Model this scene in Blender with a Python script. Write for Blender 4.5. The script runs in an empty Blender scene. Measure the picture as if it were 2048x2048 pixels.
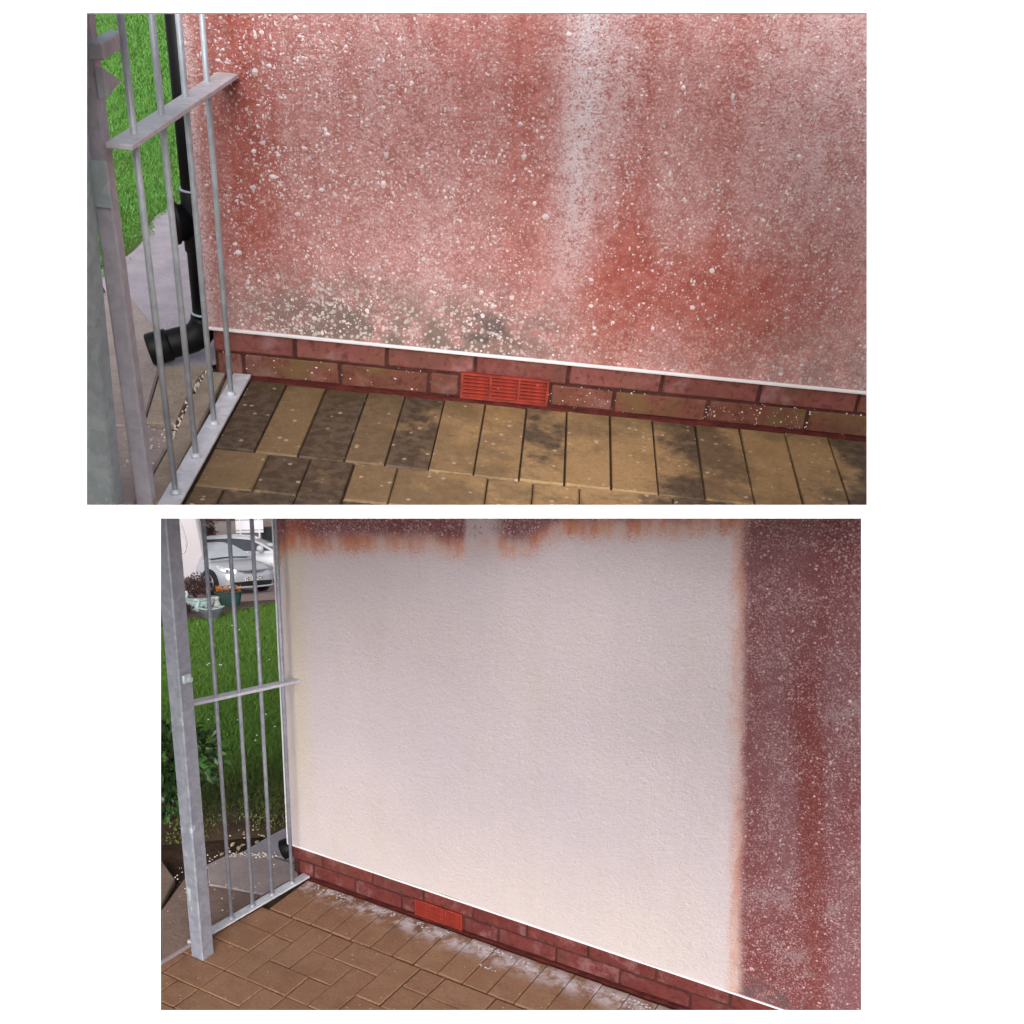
import bpy, bmesh, math, random
import numpy as np
from mathutils import Matrix, Vector, noise as mnoise

scene = bpy.context.scene
col = scene.collection
rng = random.Random(7)

# ------------------------------------------------------------------ camera, world, sun, exposure
R_B = Matrix(((0.8786021, 0.4763220, 0.0342881), (0.2161788, -0.3326763, -0.9179287), (-0.4258228, 0.8139065, -0.3952608)))
R_A = Matrix(((0.9953168, 0.0558712, 0.0788858), (0.0964463, -0.6290982, -0.7713194), (0.0065324, 0.7753154, -0.6315405)))
SB = 0.65
C_B = Vector((4.0793388, -4.9982311, 3.9576410)) * SB        # camera in the lower (cleaned wall) garden = world
C_A = Vector((0.8041456, -2.8125318, 1.3149511))             # camera in the upper (stained wall) garden's own axes
FPX, PPX, PPY, IMG = 2350.0, 1024.0, 1400.0, 2048.0

flip = Matrix(((1, 0, 0), (0, -1, 0), (0, 0, -1)))
cam_rot = R_B.transposed() @ flip
cam_d = bpy.data.cameras.new("camera")
cam_d.sensor_width = 36.0
cam_d.lens = FPX / IMG * 36.0
cam_d.shift_x = 0.0
cam_d.shift_y = (PPY - IMG / 2) / IMG
cam_d.clip_start = 0.02
cam_d.clip_end = 500
cam = bpy.data.objects.new("camera", cam_d)
col.objects.link(cam)
cam.matrix_world = Matrix.Translation(C_B) @ cam_rot.to_4x4()
scene.camera = cam

SUN_EL, SUN_AZ = math.radians(21), math.radians(152)         # azimuth measured from +Y clockwise
world = bpy.data.worlds.new("World")
scene.world = world
world.use_nodes = True
wt = world.node_tree
wt.nodes.clear()
w_out = wt.nodes.new("ShaderNodeOutputWorld")
w_bg = wt.nodes.new("ShaderNodeBackground")
w_sky = wt.nodes.new("ShaderNodeTexSky")
w_sky.sky_type = 'NISHITA'
w_sky.sun_disc = False
w_sky.sun_elevation = SUN_EL
w_sky.sun_rotation = SUN_AZ
w_sky.dust_density = 4.0
w_sky.air_density = 1.0
w_hsv = wt.nodes.new("ShaderNodeHueSaturation")               # cloud cover greys the blue
w_hsv.inputs["Saturation"].default_value = 0.22
wt.links.new(w_sky.outputs[0], w_hsv.inputs["Color"])
wt.links.new(w_hsv.outputs[0], w_bg.inputs["Color"])
w_bg.inputs["Strength"].default_value = 0.15
wt.links.new(w_bg.outputs[0], w_out.inputs["Surface"])

sun_d = bpy.data.lights.new("sun", 'SUN')
sun_d.energy = 1.5
sun_d.angle = math.radians(42)
sun_d.color = (1.0, 0.955, 0.93)
sun = bpy.data.objects.new("sun", sun_d)
col.objects.link(sun)
sd = Vector((math.sin(SUN_AZ) * math.cos(SUN_EL), math.cos(SUN_AZ) * math.cos(SUN_EL), math.sin(SUN_EL)))
sun.rotation_euler = sd.to_track_quat('Z', 'Y').to_euler()

scene.view_settings.view_transform = 'Standard'
scene.view_settings.look = 'None'
scene.view_settings.gamma = 1.0
scene.view_settings.use_curve_mapping = False
scene.view_settings.exposure = 0.40
scene.cycles.max_bounces = 6
scene.cycles.diffuse_bounces = 4

M_I = Matrix.Identity(4)
R_AW = R_B.transposed() @ R_A
M_A = Matrix.Translation(C_B) @ R_AW.to_4x4() @ Matrix.Translation(-C_A)
# far hillside frame: the car park beyond the lawn, sloping down away from the house
O_F = Vector((-15.481, 17.246, -6.53))
h = Vector((-0.663, 0.749, 0)).normalized()
TILT = math.radians(14)
fy = Vector((h.x * math.cos(TILT), h.y * math.cos(TILT), -math.sin(TILT)))
fx = Vector((h.y, -h.x, 0))
fz = fx.cross(fy)
M_F = Matrix.Translation(O_F) @ Matrix((fx, fy, fz)).transposed().to_4x4()

# ------------------------------------------------------------------ node helpers
class E:
    __slots__ = ("t", "s")
    def __init__(s, t, sock): s.t, s.s = t, sock
    def _m(s, op, o=None, o2=None):
        n = s.t.nodes.new("ShaderNodeMath"); n.operation = op
        for i, v in enumerate((s, o, o2)):
            if v is None: continue
            if isinstance(v, E): s.t.links.new(v.s, n.inputs[i])
            else: n.inputs[i].default_value = v
        return E(s.t, n.outputs[0])
    def __add__(s, o): return s._m('ADD', o)
    __radd__ = __add__
    def __mul__(s, o): return s._m('MULTIPLY', o)
    __rmul__ = __mul__
    def __sub__(s, o): return s._m('SUBTRACT', o)
    def __rsub__(s, o): return (s * -1.0) + o
    def __truediv__(s, o): return s._m('DIVIDE', o)
    def mx(s, o): return s._m('MAXIMUM', o)
    def mn(s, o): return s._m('MINIMUM', o)
    def clamp(s):
        n = s._m('ADD', 0.0); n.s.node.use_clamp = True; return n
    def pw(s, o): return s._m('POWER', o)

class Mat:
    def __init__(m, name, rough=0.7, metallic=0.0, spec=0.5):
        m.m = bpy.data.materials.new(name); m.m.use_nodes = True
        m.t = m.m.node_tree; m.t.nodes.clear()
        m.out = m.t.nodes.new("ShaderNodeOutputMaterial")
        m.b = m.t.nodes.new("ShaderNodeBsdfPrincipled")
        m.t.links.new(m.b.outputs[0], m.out.inputs[0])
        m.b.inputs["Roughness"].default_value = rough
        m.b.inputs["Metallic"].default_value = metallic
        m.b.inputs["Specular IOR Level"].default_value = spec
        m.co = m.t.nodes.new("ShaderNodeTexCoord")
    def obj(m): return E(m.t, m.co.outputs["Object"])
    def wpos(m):
        n = m.t.nodes.new("ShaderNodeNewGeometry"); return E(m.t, n.outputs["Position"])
    def rand(m):
        n = m.t.nodes.new("ShaderNodeObjectInfo"); return E(m.t, n.outputs["Random"])
    def xyz(m, v):
        n = m.t.nodes.new("ShaderNodeSeparateXYZ"); m.t.links.new(v.s, n.inputs[0])
        return [E(m.t, o) for o in n.outputs]
    def stretch(m, v, sx, sy, sz):
        n = m.t.nodes.new("ShaderNodeVectorMath"); n.operation = 'MULTIPLY'
        m.t.links.new(v.s, n.inputs[0]); n.inputs[1].default_value = (sx, sy, sz); return E(m.t, n.outputs[0])
    def shift(m, v, r, k=37.0):
        n = m.t.nodes.new("ShaderNodeVectorMath"); n.operation = 'ADD'
        m.t.links.new(v.s, n.inputs[0]); m.t.links.new((r * k).s, n.inputs[1]); return E(m.t, n.outputs[0])
    def noise(m, v, scale, detail=3.0, rough=0.55):
        n = m.t.nodes.new("ShaderNodeTexNoise"); m.t.links.new(v.s, n.inputs["Vector"])
        n.inputs["Scale"].default_value = scale; n.inputs["Detail"].default_value = detail
        n.inputs["Roughness"].default_value = rough; return E(m.t, n.outputs[0])
    def voro(m, v, scale, out="Distance", feature='F1'):
        n = m.t.nodes.new("ShaderNodeTexVoronoi"); n.feature = feature; m.t.links.new(v.s, n.inputs["Vector"])
        n.inputs["Scale"].default_value = scale
        if out == "rand":
            sx = m.t.nodes.new("ShaderNodeSeparateColor"); m.t.links.new(n.outputs["Color"], sx.inputs[0]); return E(m.t, sx.outputs[0])
        return E(m.t, n.outputs[out])
    def ss(m, x, a, b, lo=0.0, hi=1.0):
        n = m.t.nodes.new("ShaderNodeMapRange"); n.interpolation_type = 'SMOOTHSTEP'
        m.t.links.new(x.s, n.inputs[0])
        for i, v in ((1, a), (2, b), (3, lo), (4, hi)): n.inputs[i].default_value = v
        return E(m.t, n.outputs[0])
    def gauss(m, x, c, w):                                     # c may be an expression
        d = (x - c) / w
        return (d * d * -1.0)._m('EXPONENT')
    def mix(m, f, a, b):
        n = m.t.nodes.new("ShaderNodeMix"); n.data_type = 'RGBA'
        for i, v in ((0, f), (6, a), (7, b)):
            if isinstance(v, E): m.t.links.new(v.s, n.inputs[i])
            elif isinstance(v, (int, float)): n.inputs[i].default_value = v
            else: n.inputs[i].default_value = (*v, 1)
        return E(m.t, n.outputs[2])
    def bump(m, hgt, strength=0.5, dist=0.01):
        n = m.t.nodes.new("ShaderNodeBump"); n.inputs["Strength"].default_value = strength
        n.inputs["Distance"].default_value = dist
        m.t.links.new(hgt.s, n.inputs["Height"]); m.t.links.new(n.outputs[0], m.b.inputs["Normal"])
    def color(m, c):
        if isinstance(c, E): m.t.links.new(c.s, m.b.inputs["Base Color"])
        else: m.b.inputs["Base Color"].default_value = (*c, 1)
        return m
    def roughness(m, e): m.t.links.new(e.s, m.b.inputs["Roughness"])

def plain(name, c, rough=0.6, metallic=0.0, var=0.12, scale=14.0, spec=0.5, bump=0.0):
    m = Mat(name, rough, metallic, spec)
    n = m.noise(m.obj(), scale, 4)
    m.color(m.mix(m.ss(n, .25, .75), tuple(v * (1 - var) for v in c), tuple(min(1, v * (1 + var)) for v in c)))
    if bump: m.bump(m.noise(m.obj(), scale * 8, 3), bump, .004)
    return m.m

# ------------------------------------------------------------------ object helpers
class MB:
    def __init__(s): s.v, s.f = [], []
    def add(s, vs, fs):
        o = len(s.v); s.v += [tuple(v) for v in vs]; s.f += [tuple(i + o for i in f) for f in fs]
    def box(s, x0, x1, y0, y1, z0, z1, bev=0.0):
        if bev <= 0:
            s.add([(x0, y0, z0), (x1, y0, z0), (x1, y1, z0), (x0, y1, z0), (x0, y0, z1), (x1, y0, z1), (x1, y1, z1), (x0, y1, z1)],
                  [(0, 3, 2, 1), (4, 5, 6, 7), (0, 1, 5, 4), (1, 2, 6, 5), (2, 3, 7, 6), (3, 0, 4, 7)])
            return
        bm = bmesh.new(); bmesh.ops.create_cube(bm, size=1)
        for v in bm.verts:
            v.co = Vector(((x0 + x1) / 2 + v.co.x * (x1 - x0), (y0 + y1) / 2 + v.co.y * (y1 - y0), (z0 + z1) / 2 + v.co.z * (z1 - z0)))
        bmesh.ops.bevel(bm, geom=bm.edges[:], offset=bev, segments=1, affect='EDGES')
        s.add([v.co[:] for v in bm.verts], [[v.index for v in f.verts] for f in bm.faces]); bm.free()
    def obox(s, M, x0, x1, y0, y1, z0, z1, bev=0.0):
        t = MB(); t.box(x0, x1, y0, y1, z0, z1, bev); s.add([(M @ Vector(v))[:] for v in t.v], t.f)
    def prism(s, poly, z0, z1, bev=0.0):                        # convex polygon, chamfered top
        n = len(poly); c = Vector((sum(p[0] for p in poly) / n, sum(p[1] for p in poly) / n))
        vs = [(p[0], p[1], z0) for p in poly]; fs = []
        if bev > 0:
            vs += [(p[0], p[1], z1 - bev) for p in poly]
            for p in poly:
                d = c - Vector(p); k = min(bev * 1.4, d.length * .4); d = d.normalized() * k
                vs.append((p[0] + d.x, p[1] + d.y, z1))
            rings = 3
        else:
            vs += [(p[0], p[1], z1) for p in poly]; rings = 2
        for r in range(rings - 1):
            for i in range(n):
                j = (i + 1) % n; fs.append((r * n + i, r * n + j, (r + 1) * n + j, (r + 1) * n + i))
        fs.append(tuple(range((rings - 1) * n, rings * n))); fs.append(tuple(reversed(range(n))))
        s.add(vs, fs)
    def tube(s, pts, r, n=10, cap=True):
        pts = [Vector(p) for p in pts]; rs = r if isinstance(r, (list, tuple)) else [r] * len(pts)
        up = None; vs = []; fs = []
        for i, p in enumerate(pts):
            t = (pts[min(i + 1, len(pts) - 1)] - pts[max(i - 1, 0)]).normalized()
            if up is None:
                up = t.orthogonal().normalized()
            up = (up - t * up.dot(t)).normalized(); w = t.cross(up)
            for k in range(n):
                a = 2 * math.pi * k / n; vs.append((p + (up * math.cos(a) + w * math.sin(a)) * rs[i])[:])
        for i in range(len(pts) - 1):
            for k in range(n):
                k2 = (k + 1) % n; fs.append((i * n + k, i * n + k2, (i + 1) * n + k2, (i + 1) * n + k))
        if cap:
            fs.append(tuple(reversed(range(n)))); fs.append(tuple(range((len(pts) - 1) * n, len(pts) * n)))
        s.add(vs, fs)
    def build(s, name, mat, parent=None, frame=None, smooth=False):
        me = bpy.data.meshes.new(name); me.from_pydata(s.v, [], s.f); me.update()
        if smooth: me.polygons.foreach_set("use_smooth", [True] * len(me.polygons))
        return link(name, me, mat, parent, frame)

def link(name, me, mat, parent=None, frame=None):
    if mat and not me.materials: me.materials.append(mat)
    o = bpy.data.objects.new(name, me); col.objects.link(o)
    if parent is not None: o.parent = parent
    elif frame is not None: o.matrix_world = frame
    return o

def empty(name, loc=(0, 0, 0), frame=M_I, rz=0.0):
    o = bpy.data.objects.new(name, None); o.empty_display_size = .1; col.objects.link(o)
    o.matrix_world = frame @ Matrix.Translation(Vector(loc)) @ Matrix.Rotation(rz, 4, 'Z'); return o

def tag(o, label=None, cat=None, group=None, kind=None):
    for k, v in (("label", label), ("category", cat), ("group", group), ("kind", kind)):
        if v: o[k] = v
    return o

def fix_normals(o):
    bm = bmesh.new(); bm.from_mesh(o.data); bmesh.ops.recalc_face_normals(bm, faces=bm.faces[:]); bm.to_mesh(o.data); bm.free(); return o

def clip_half(poly, p, n):
    """keep the side of the line through p where dot(q-p, n) >= 0"""
    out = []
    for i in range(len(poly)):
        a, b = Vector(poly[i]), Vector(poly[(i + 1) % len(poly)])
        da, db = (a - p).dot(n), (b - p).dot(n)
        if da >= 0: out.append(a)
        if (da >= 0) != (db >= 0): out.append(a + (b - a) * (da / (da - db)))
    return [(q.x, q.y) for q in out]

# ------------------------------------------------------------------ materials
def wall_grain(m, co, k=260):
    g = m.voro(co, k, "rand"); d = m.voro(co, k)
    return g, d

def stained_render():
    m = Mat("stained_roughcast", .85, 0, .25)
    co = m.obj(); x, y, z = m.xyz(co)
    st = m.noise(m.stretch(co, 7, 1, 1.1), 1.0, 4, .6)            # vertical run marks
    blot = m.noise(co, 5.0, 4, .6)
    fine = m.noise(co, 38, 4, .65)
    rnd, dist = wall_grain(m, co)
    wob = (m.noise(m.stretch(co, 1, 1, 1), 3.0, 2) - .5) * .10
    xx = x + wob * .6
    red = (m.gauss(xx, .105, .095) * .62 * m.ss(z, .17, .36)
           + m.gauss(xx, .36, .06) * .20
           + m.gauss(xx, .56, .09) * .32 * m.ss(z, .30, .75)
           + m.gauss(xx, .74, .050) * (m.ss(z, .18, .5) * .32 + .22)
           + m.gauss(xx, .985, .07) * .42
           + m.gauss(xx, 1.155, .05) * m.ss(z, .45, .75) * .38
           + m.gauss(xx, .99, .08) * m.gauss(z, .36, .14) * .40
           + m.gauss(xx, 1.22, .30) * m.gauss(z, .31, .15) * .80)
    st2 = m.noise(m.stretch(co, 19, 1, .9), 1.0, 3, .6)
    red = red + (st - .5) * .85 + (st2 - .5) * .9 * m.ss(z, .15, .5) + (blot - .5) * .45 + .33
    whi = (m.gauss(xx, .850, .034) * m.ss(z, .20, .62) * .80
           + m.gauss(xx, .90, .085) * m.ss(z, .30, .8) * .38
           + m.gauss(xx, 1.38, .20) * m.ss(z, .38, .7) * .26
           + m.gauss(x, 1.64, .045) * m.ss(z, .5, .2) * .6
           + m.gauss(xx, .46, .10) * .10
           + m.ss(x, .012, -.02) * .6)
    mz = z + (m.noise(co, 8, 4, .6) - .5) * .14
    mould = m.ss(mz, .36, .15) * (m.gauss(x, .58, .28) * 1.0 + m.gauss(x, .25, .22) * .85 + m.gauss(x, 1.5, .25) * .45 + .22)
    pink = m.mix(m.ss(fine, .3, .7), (.45, .225, .215), (.58, .345, .34))
    redc = m.mix(m.ss(fine, .3, .7), (.33, .082, .064), (.44, .140, .115))
    c = m.mix(red.clamp(), pink, redc)
    # grains: pale ones show through the algae, dark pits between
    pale = m.ss(rnd + (whi - red * .35) * .55 + (m.noise(co, 14, 3) - .5) * .4, .55, .82)
    c = m.mix(pale * .32, c, (.70, .55, .55))
    g3 = m.voro(co, 175, "rand")
    c = m.mix(m.ss(g3 + (m.noise(co, 6, 3) - .5) * .3 - red * .08 + m.gauss(x, .35, .35) * .10, .80, .90) * m.ss(m.voro(co, 175), .6, .3) * .55, c, (.68, .55, .56))
    g2 = m.voro(co, 120, "rand")
    c = m.mix(m.ss(g2 + (whi - red * .25) * .4, .80, .92) * m.ss(m.voro(co, 120), .55, .25) * .5, c, (.68, .55, .55))
    c = m.mix((whi * .95).clamp() * m.ss(rnd * .35 + fine * .9, .30, .80), c, (.66, .575, .62))
    dark = m.ss(rnd, .20, .05) * .26
    c = m.mix(dark, c, (.19, .075, .065))
    spotv = m.ss(m.voro(co, 95), .50, .30) * m.ss(m.voro(co, 95, "rand"), .25, .55)
    c = m.mix((mould * m.ss(m.noise(co, 13, 4, .65), .32, .56) * .72).clamp(), c, (.20, .145, .125))
    c = m.mix((mould * m.gauss(x, .70, .12) * m.ss(m.noise(co, 17, 4, .65), .45, .62) * .8).clamp(), c, (.10, .085, .085))
    c = m.mix((mould * spotv * .9).clamp(), c, (.52, .47, .43))
    m.color(c)
    m.bump(m.noise(co, 150, 4, .7) * 1.2 + dist * -.35 + fine * .5, .75, .0045)
    return m.m

def cleaned_render():
    m = Mat("part_cleaned_roughcast", .85, 0, .25)
    co = m.obj(); x, y, z = m.xyz(co)
    fine = m.noise(co, 55, 4, .65)
    rnd, dist = wall_grain(m, co)
    edge_n = (m.noise(co, 9, 4, .6) - .5)
    stv = (m.noise(m.stretch(co, 11, 1, .5), 1.0, 4, .65) - .5)
    # right-hand edge of the cleaned patch leans a little, upper edge is ragged
    ex = x - (z * -.108 + 1.857) + edge_n * .035 + (m.noise(m.stretch(co, 1, 1, .5), 30, 4, .7) - .5) * .018
    ez = (z - (x * .160 + 1.357) + edge_n * .035 + stv * .045 - m.ss(x, .95, 1.12) * .052 - m.ss(x, 1.3, 1.7) * .012
          + m.gauss(x, -.025, .03) * .05 + m.gauss(x, .70, .05) * .022 + m.gauss(x, .98, .05) * .02)
    dirt_r = m.ss(ex + (rnd - .5) * .018, .0, .036); dirt_t = m.ss(ez + (rnd - .5) * .02, .03, .085)
    fr_r = m.ss(ex + (rnd - .5) * .02 + (m.noise(co, 40, 3) - .5) * .03, -.034, .004) ; fr_t = m.ss(ez + (rnd - .5) * .04, -.025, .035)
    dirt = dirt_r.mx(dirt_t); fr = fr_r.mx(fr_t)
    clean = m.mix(m.ss(m.noise(co, 2.2, 3), .35, .7), (.575, .51, .555), (.615, .54, .57))
    clean = m.mix(m.gauss(x, .05, .055) * m.ss(z, .1, .6) * .8, clean, (.57, .505, .42))
    clean = m.mix(m.ss(m.noise(m.stretch(co, 5, 1, 1), 1.6, 3), .5, .75) * .35, clean, (.54, .49, .45))
    clean = m.mix(m.ss(z - x * .0 + (m.noise(co, 4, 3) - .5) * .4, .75, .15) * .35, clean, (.57, .51, .45))
    clean = m.mix(m.ss(m.noise(m.stretch(co, 14, 1, .7), 1.0, 4, .6), .52, .7) * .12, clean, (.50, .46, .44))
    clean = m.mix(m.ss(rnd, .14, .02) * .35, clean, (.42, .36, .38))
    clean = m.mix(m.ss(m.voro(co, 26, "rand"), .012, .006) * m.ss(m.voro(co, 26), .12, .06) * .7, clean, (.16, .13, .12))
    orange = m.mix(m.ss(m.noise(m.stretch(co, 9, 1, 1.2), 1.4, 3), .3, .7), (.56, .31, .22), (.50, .165, .08))
    frn = m.ss(m.noise(m.stretch(co, 3, 1, 1), 6, 4, .6), .35, .65, .45, 1.0)
    c = m.mix(fr * frn * m.ss(fr_t - fr_r, -.4, .2, .72, 1.0), clean, orange)
    xs = x + z * .15
    streak = m.gauss(xs, 2.135, .035) * m.ss(z, 1.45, .9)
    redd = m.mix(m.ss(m.noise(m.stretch(co, 4, 1, .8), 1.6, 4, .6) + streak * .5 + m.ss(z, .7, .15) * .12, .38, .72), (.222, .100, .112), (.188, .052, .054))
    redd = m.mix(m.ss(rnd + (m.noise(co, 7, 4, .65) - .5) * 1.3, .62, .95) * .6, redd, (.44, .30, .31))
    g2 = m.voro(co, 105, "rand")
    redd = m.mix(m.ss(g2 + (m.noise(co, 5, 3) - .5) * .4, .80, .9) * m.ss(m.voro(co, 105), .5, .25) * .75, redd, (.50, .36, .38))
    redd = m.mix(streak * .5, redd, (.185, .040, .030))
    redd = m.mix(m.ss(rnd, .22, .05) * .5, redd, (.085, .03, .035))
    redd = m.mix(m.ss(m.noise(co, 7, 4, .6), .56, .72) * m.ss(fine, .4, .6) * .6, redd, (.30, .235, .25))
    redd = m.mix(m.ss(z, .26, .16) * m.ss(m.noise(co, 20, 3), .45, .6) * .7, redd, (.11, .075, .08))
    hot = m.gauss(x, .065, .055) * m.ss(z, 1.55, 1.35)
    redd = m.mix((hot * .85).clamp(), redd, (.55, .15, .06))
    c = m.mix(dirt, c, redd)
    c = m.mix(m.ss(x, .752, .772) * m.ss(x, .93, .84) * m.ss(ez, -.10, .0) * m.ss(fine + rnd * .3, .3, .62) * .80, c, (.52, .45, .475))
    m.color(c)
    m.bump(m.noise(co, 120, 4, .7) * 1.3 + fine * .9 + m.noise(co, 26, 3) * .5, .9, .0055)
    return m.m

def brick_mat(name, ca, cb, bloom, green=0.0):
    m = Mat(name, .8, 0, .3)
    co = m.obj(); r = m.rand(); cs = m.shift(co, r)
    n = m.noise(cs, 22, 4, .6)
    c = m.mix((m.ss(n, .3, .7) * .6 + r * .5).clamp(), ca, cb)
    c = m.mix(m.ss(m.noise(cs, 60, 3), .5, .7) * .6, c, tuple(v * .4 for v in ca))
    c = m.mix(m.ss(m.noise(cs, 6, 3), .55, .7) * .5, c, (.09, .045, .03))
    if bloom: c = m.mix(m.ss(m.noise(cs, 11, 4, .65), .52, .72) * bloom, c, (.36, .25, .26))
    if green: c = m.mix(m.ss(m.noise(co, 8, 3), .5, .7) * green, c, (.13, .085, .03))
    m.color(c); m.bump(m.noise(cs, 120, 4, .7) + n, .5, .004)
    return m.m

def paver_mat(name, base, base2, dark, dark_k, white_y=None):
    m = Mat(name, .55, 0, .4)
    w = m.obj(); r = m.rand(); x, y, z = m.xyz(w)
    cs = m.shift(w, r)
    n = m.noise(cs, 14, 5, .65); f = m.noise(cs, 90, 4, .7)
    c = m.mix((m.ss(n, .3, .7) * .7 + (r - .5) * .5).clamp(), base, base2)
    c = m.mix(m.ss(f, .52, .72) * .5, c, tuple(v * .42 for v in base))
    c = m.mix(m.ss(m.noise(w, 5, 5, .7), .5, .72) * .45, c, tuple(v * .55 for v in base))
    c = m.mix(m.ss(f, .45, .28) * .4, c, tuple(min(1, v * 1.6) for v in base2))
    c = m.mix(m.ss(m.voro(w, 70, "rand"), .05, .03) * m.ss(m.voro(w, 70), .35, .15) * .6, c, (.55, .47, .38))
    big = m.noise(w, 3.4, 4, .6); med = m.noise(w, 13, 4, .65)
    if dark_k:
        k = m.ss(big * .6 + med * .42 + m.noise(w, 45, 3, .7) * .14 + m.ss(x, .95, .2) * .14 + m.gauss(x, 1.25, .12) * .10 + m.gauss(x, 1.66, .07) * .16 - m.ss(x, .62, .78) * .05, .50, .66) * m.ss(r, .1, .6, .5, 1.0)
        c = m.mix(k * dark_k, c, m.mix(m.ss(m.noise(w, 40, 3), .4, .6), dark, tuple(v * 2.2 for v in dark)))
        c = m.mix(m.gauss(y, -.02, .05) * m.ss(m.noise(w, 9, 3), .4, .6) * .5, c, (.075, .055, .018))
        c = m.mix(m.ss(m.voro(w, 60, "rand"), .10, .07) * m.ss(m.voro(w, 60), .38, .2) * .65, c, (.50, .40, .31))
    if white_y is not None:
        k = m.gauss(y, x * -.018 - .055, .05) * m.ss(m.noise(w, 15, 5, .7) + m.ss(x, .0, 1.0) * .08, .46, .68)
        c = m.mix((k * .85).clamp(), c, (.68, .63, .68))
        c = m.mix(m.ss(m.noise(w, 11, 4, .6), .66, .76) * .35, c, (.5, .42, .40))
    m.color(c); m.bump(f + n * .5 + m.noise(w, 220, 2) * .5, .55, .004)
    m.roughness(m.ss(big, .3, .7, .42, .7))
    return m.m

def galv_mat(name, ca, cb, spots=.25):
    m = Mat(name, .5, .25, .5)
    co = m.obj(); n = m.noise(co, 26, 4, .6); s = m.voro(co, 60, "rand")
    c = m.mix(m.ss(n * .75 + s * .25, .3, .68), ca, cb)
    c = m.mix(m.ss(m.noise(m.stretch(co, 1, 1, .5), 34, 3, .5), .66, .73) * spots, c, (.72, .77, .82))
    c = m.mix(m.ss(m.noise(co, 14, 4, .6), .62, .75) * .25, c, tuple(v * .55 for v in ca))
    m.color(c); m.roughness(m.ss(n, .3, .7, .38, .62)); m.bump(m.noise(co, 150, 3), .12, .003)
    return m.m

def ground_mat(name, ca, cb, scale=10, bump=.5, flecks=0.0, fleck_c=(.5, .45, .42)):
    m = Mat(name, .9, 0, .2)
    co = m.obj(); n = m.noise(co, scale, 5, .65); f = m.noise(co, scale * 9, 4, .7)
    c = m.mix(m.ss(n * .6 + f * .4, .35, .65), ca, cb)
    if flecks: c = m.mix(m.ss(f, .64, .72) * flecks, c, fleck_c)
    m.color(c); m.bump(f + n, bump, .01)
    return m.m

def turf_mat():
    m = Mat("turf_base", .9, 0, .2)
    w = m.wpos(); x, y, z = m.xyz(w); n = m.noise(w, 8, 5, .65)
    c = m.mix(m.ss(n, .35, .65), (.04, .085, .014), (.08, .12, .025))
    t = (x - C_B.x) * -.663 + (y - C_B.y) * .749
    k = m.ss(t + (m.noise(w, 5, 4, .6) - .5) * 1.6, 5.5, 4.75) * m.ss(z, .4, .2)
    c = m.mix(k, c, m.mix(m.ss(n, .3, .7), (.055, .032, .020), (.115, .075, .045)))
    m.color(c); m.bump(m.noise(w, 60, 4, .7) + n, .6, .01)
    return m.m

def grass_mat(name, ca, cb, cc, worn=False):
    m = Mat(name, .6, 0, .3)
    w = m.wpos(); n = m.noise(w, 2.6, 4, .6); f = m.voro(w, 60, "rand")
    c = m.mix(m.ss(n * .55 + f * .45, .25, .72), ca, cb)
    c = m.mix(m.ss(m.noise(w, 9, 3), .60, .75) * .55, c, cc)
    if worn:
        x, y, z = m.xyz(w); t = (x - C_B.x) * -.663 + (y - C_B.y) * .749
        c = m.mix(m.ss(t + (m.noise(w, 4, 3) - .5) * 2.0, 7.4, 4.9) * .75, c, m.mix(f, (.085, .105, .030), (.17, .15, .06)))
    m.color(c)
    return m.m

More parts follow.
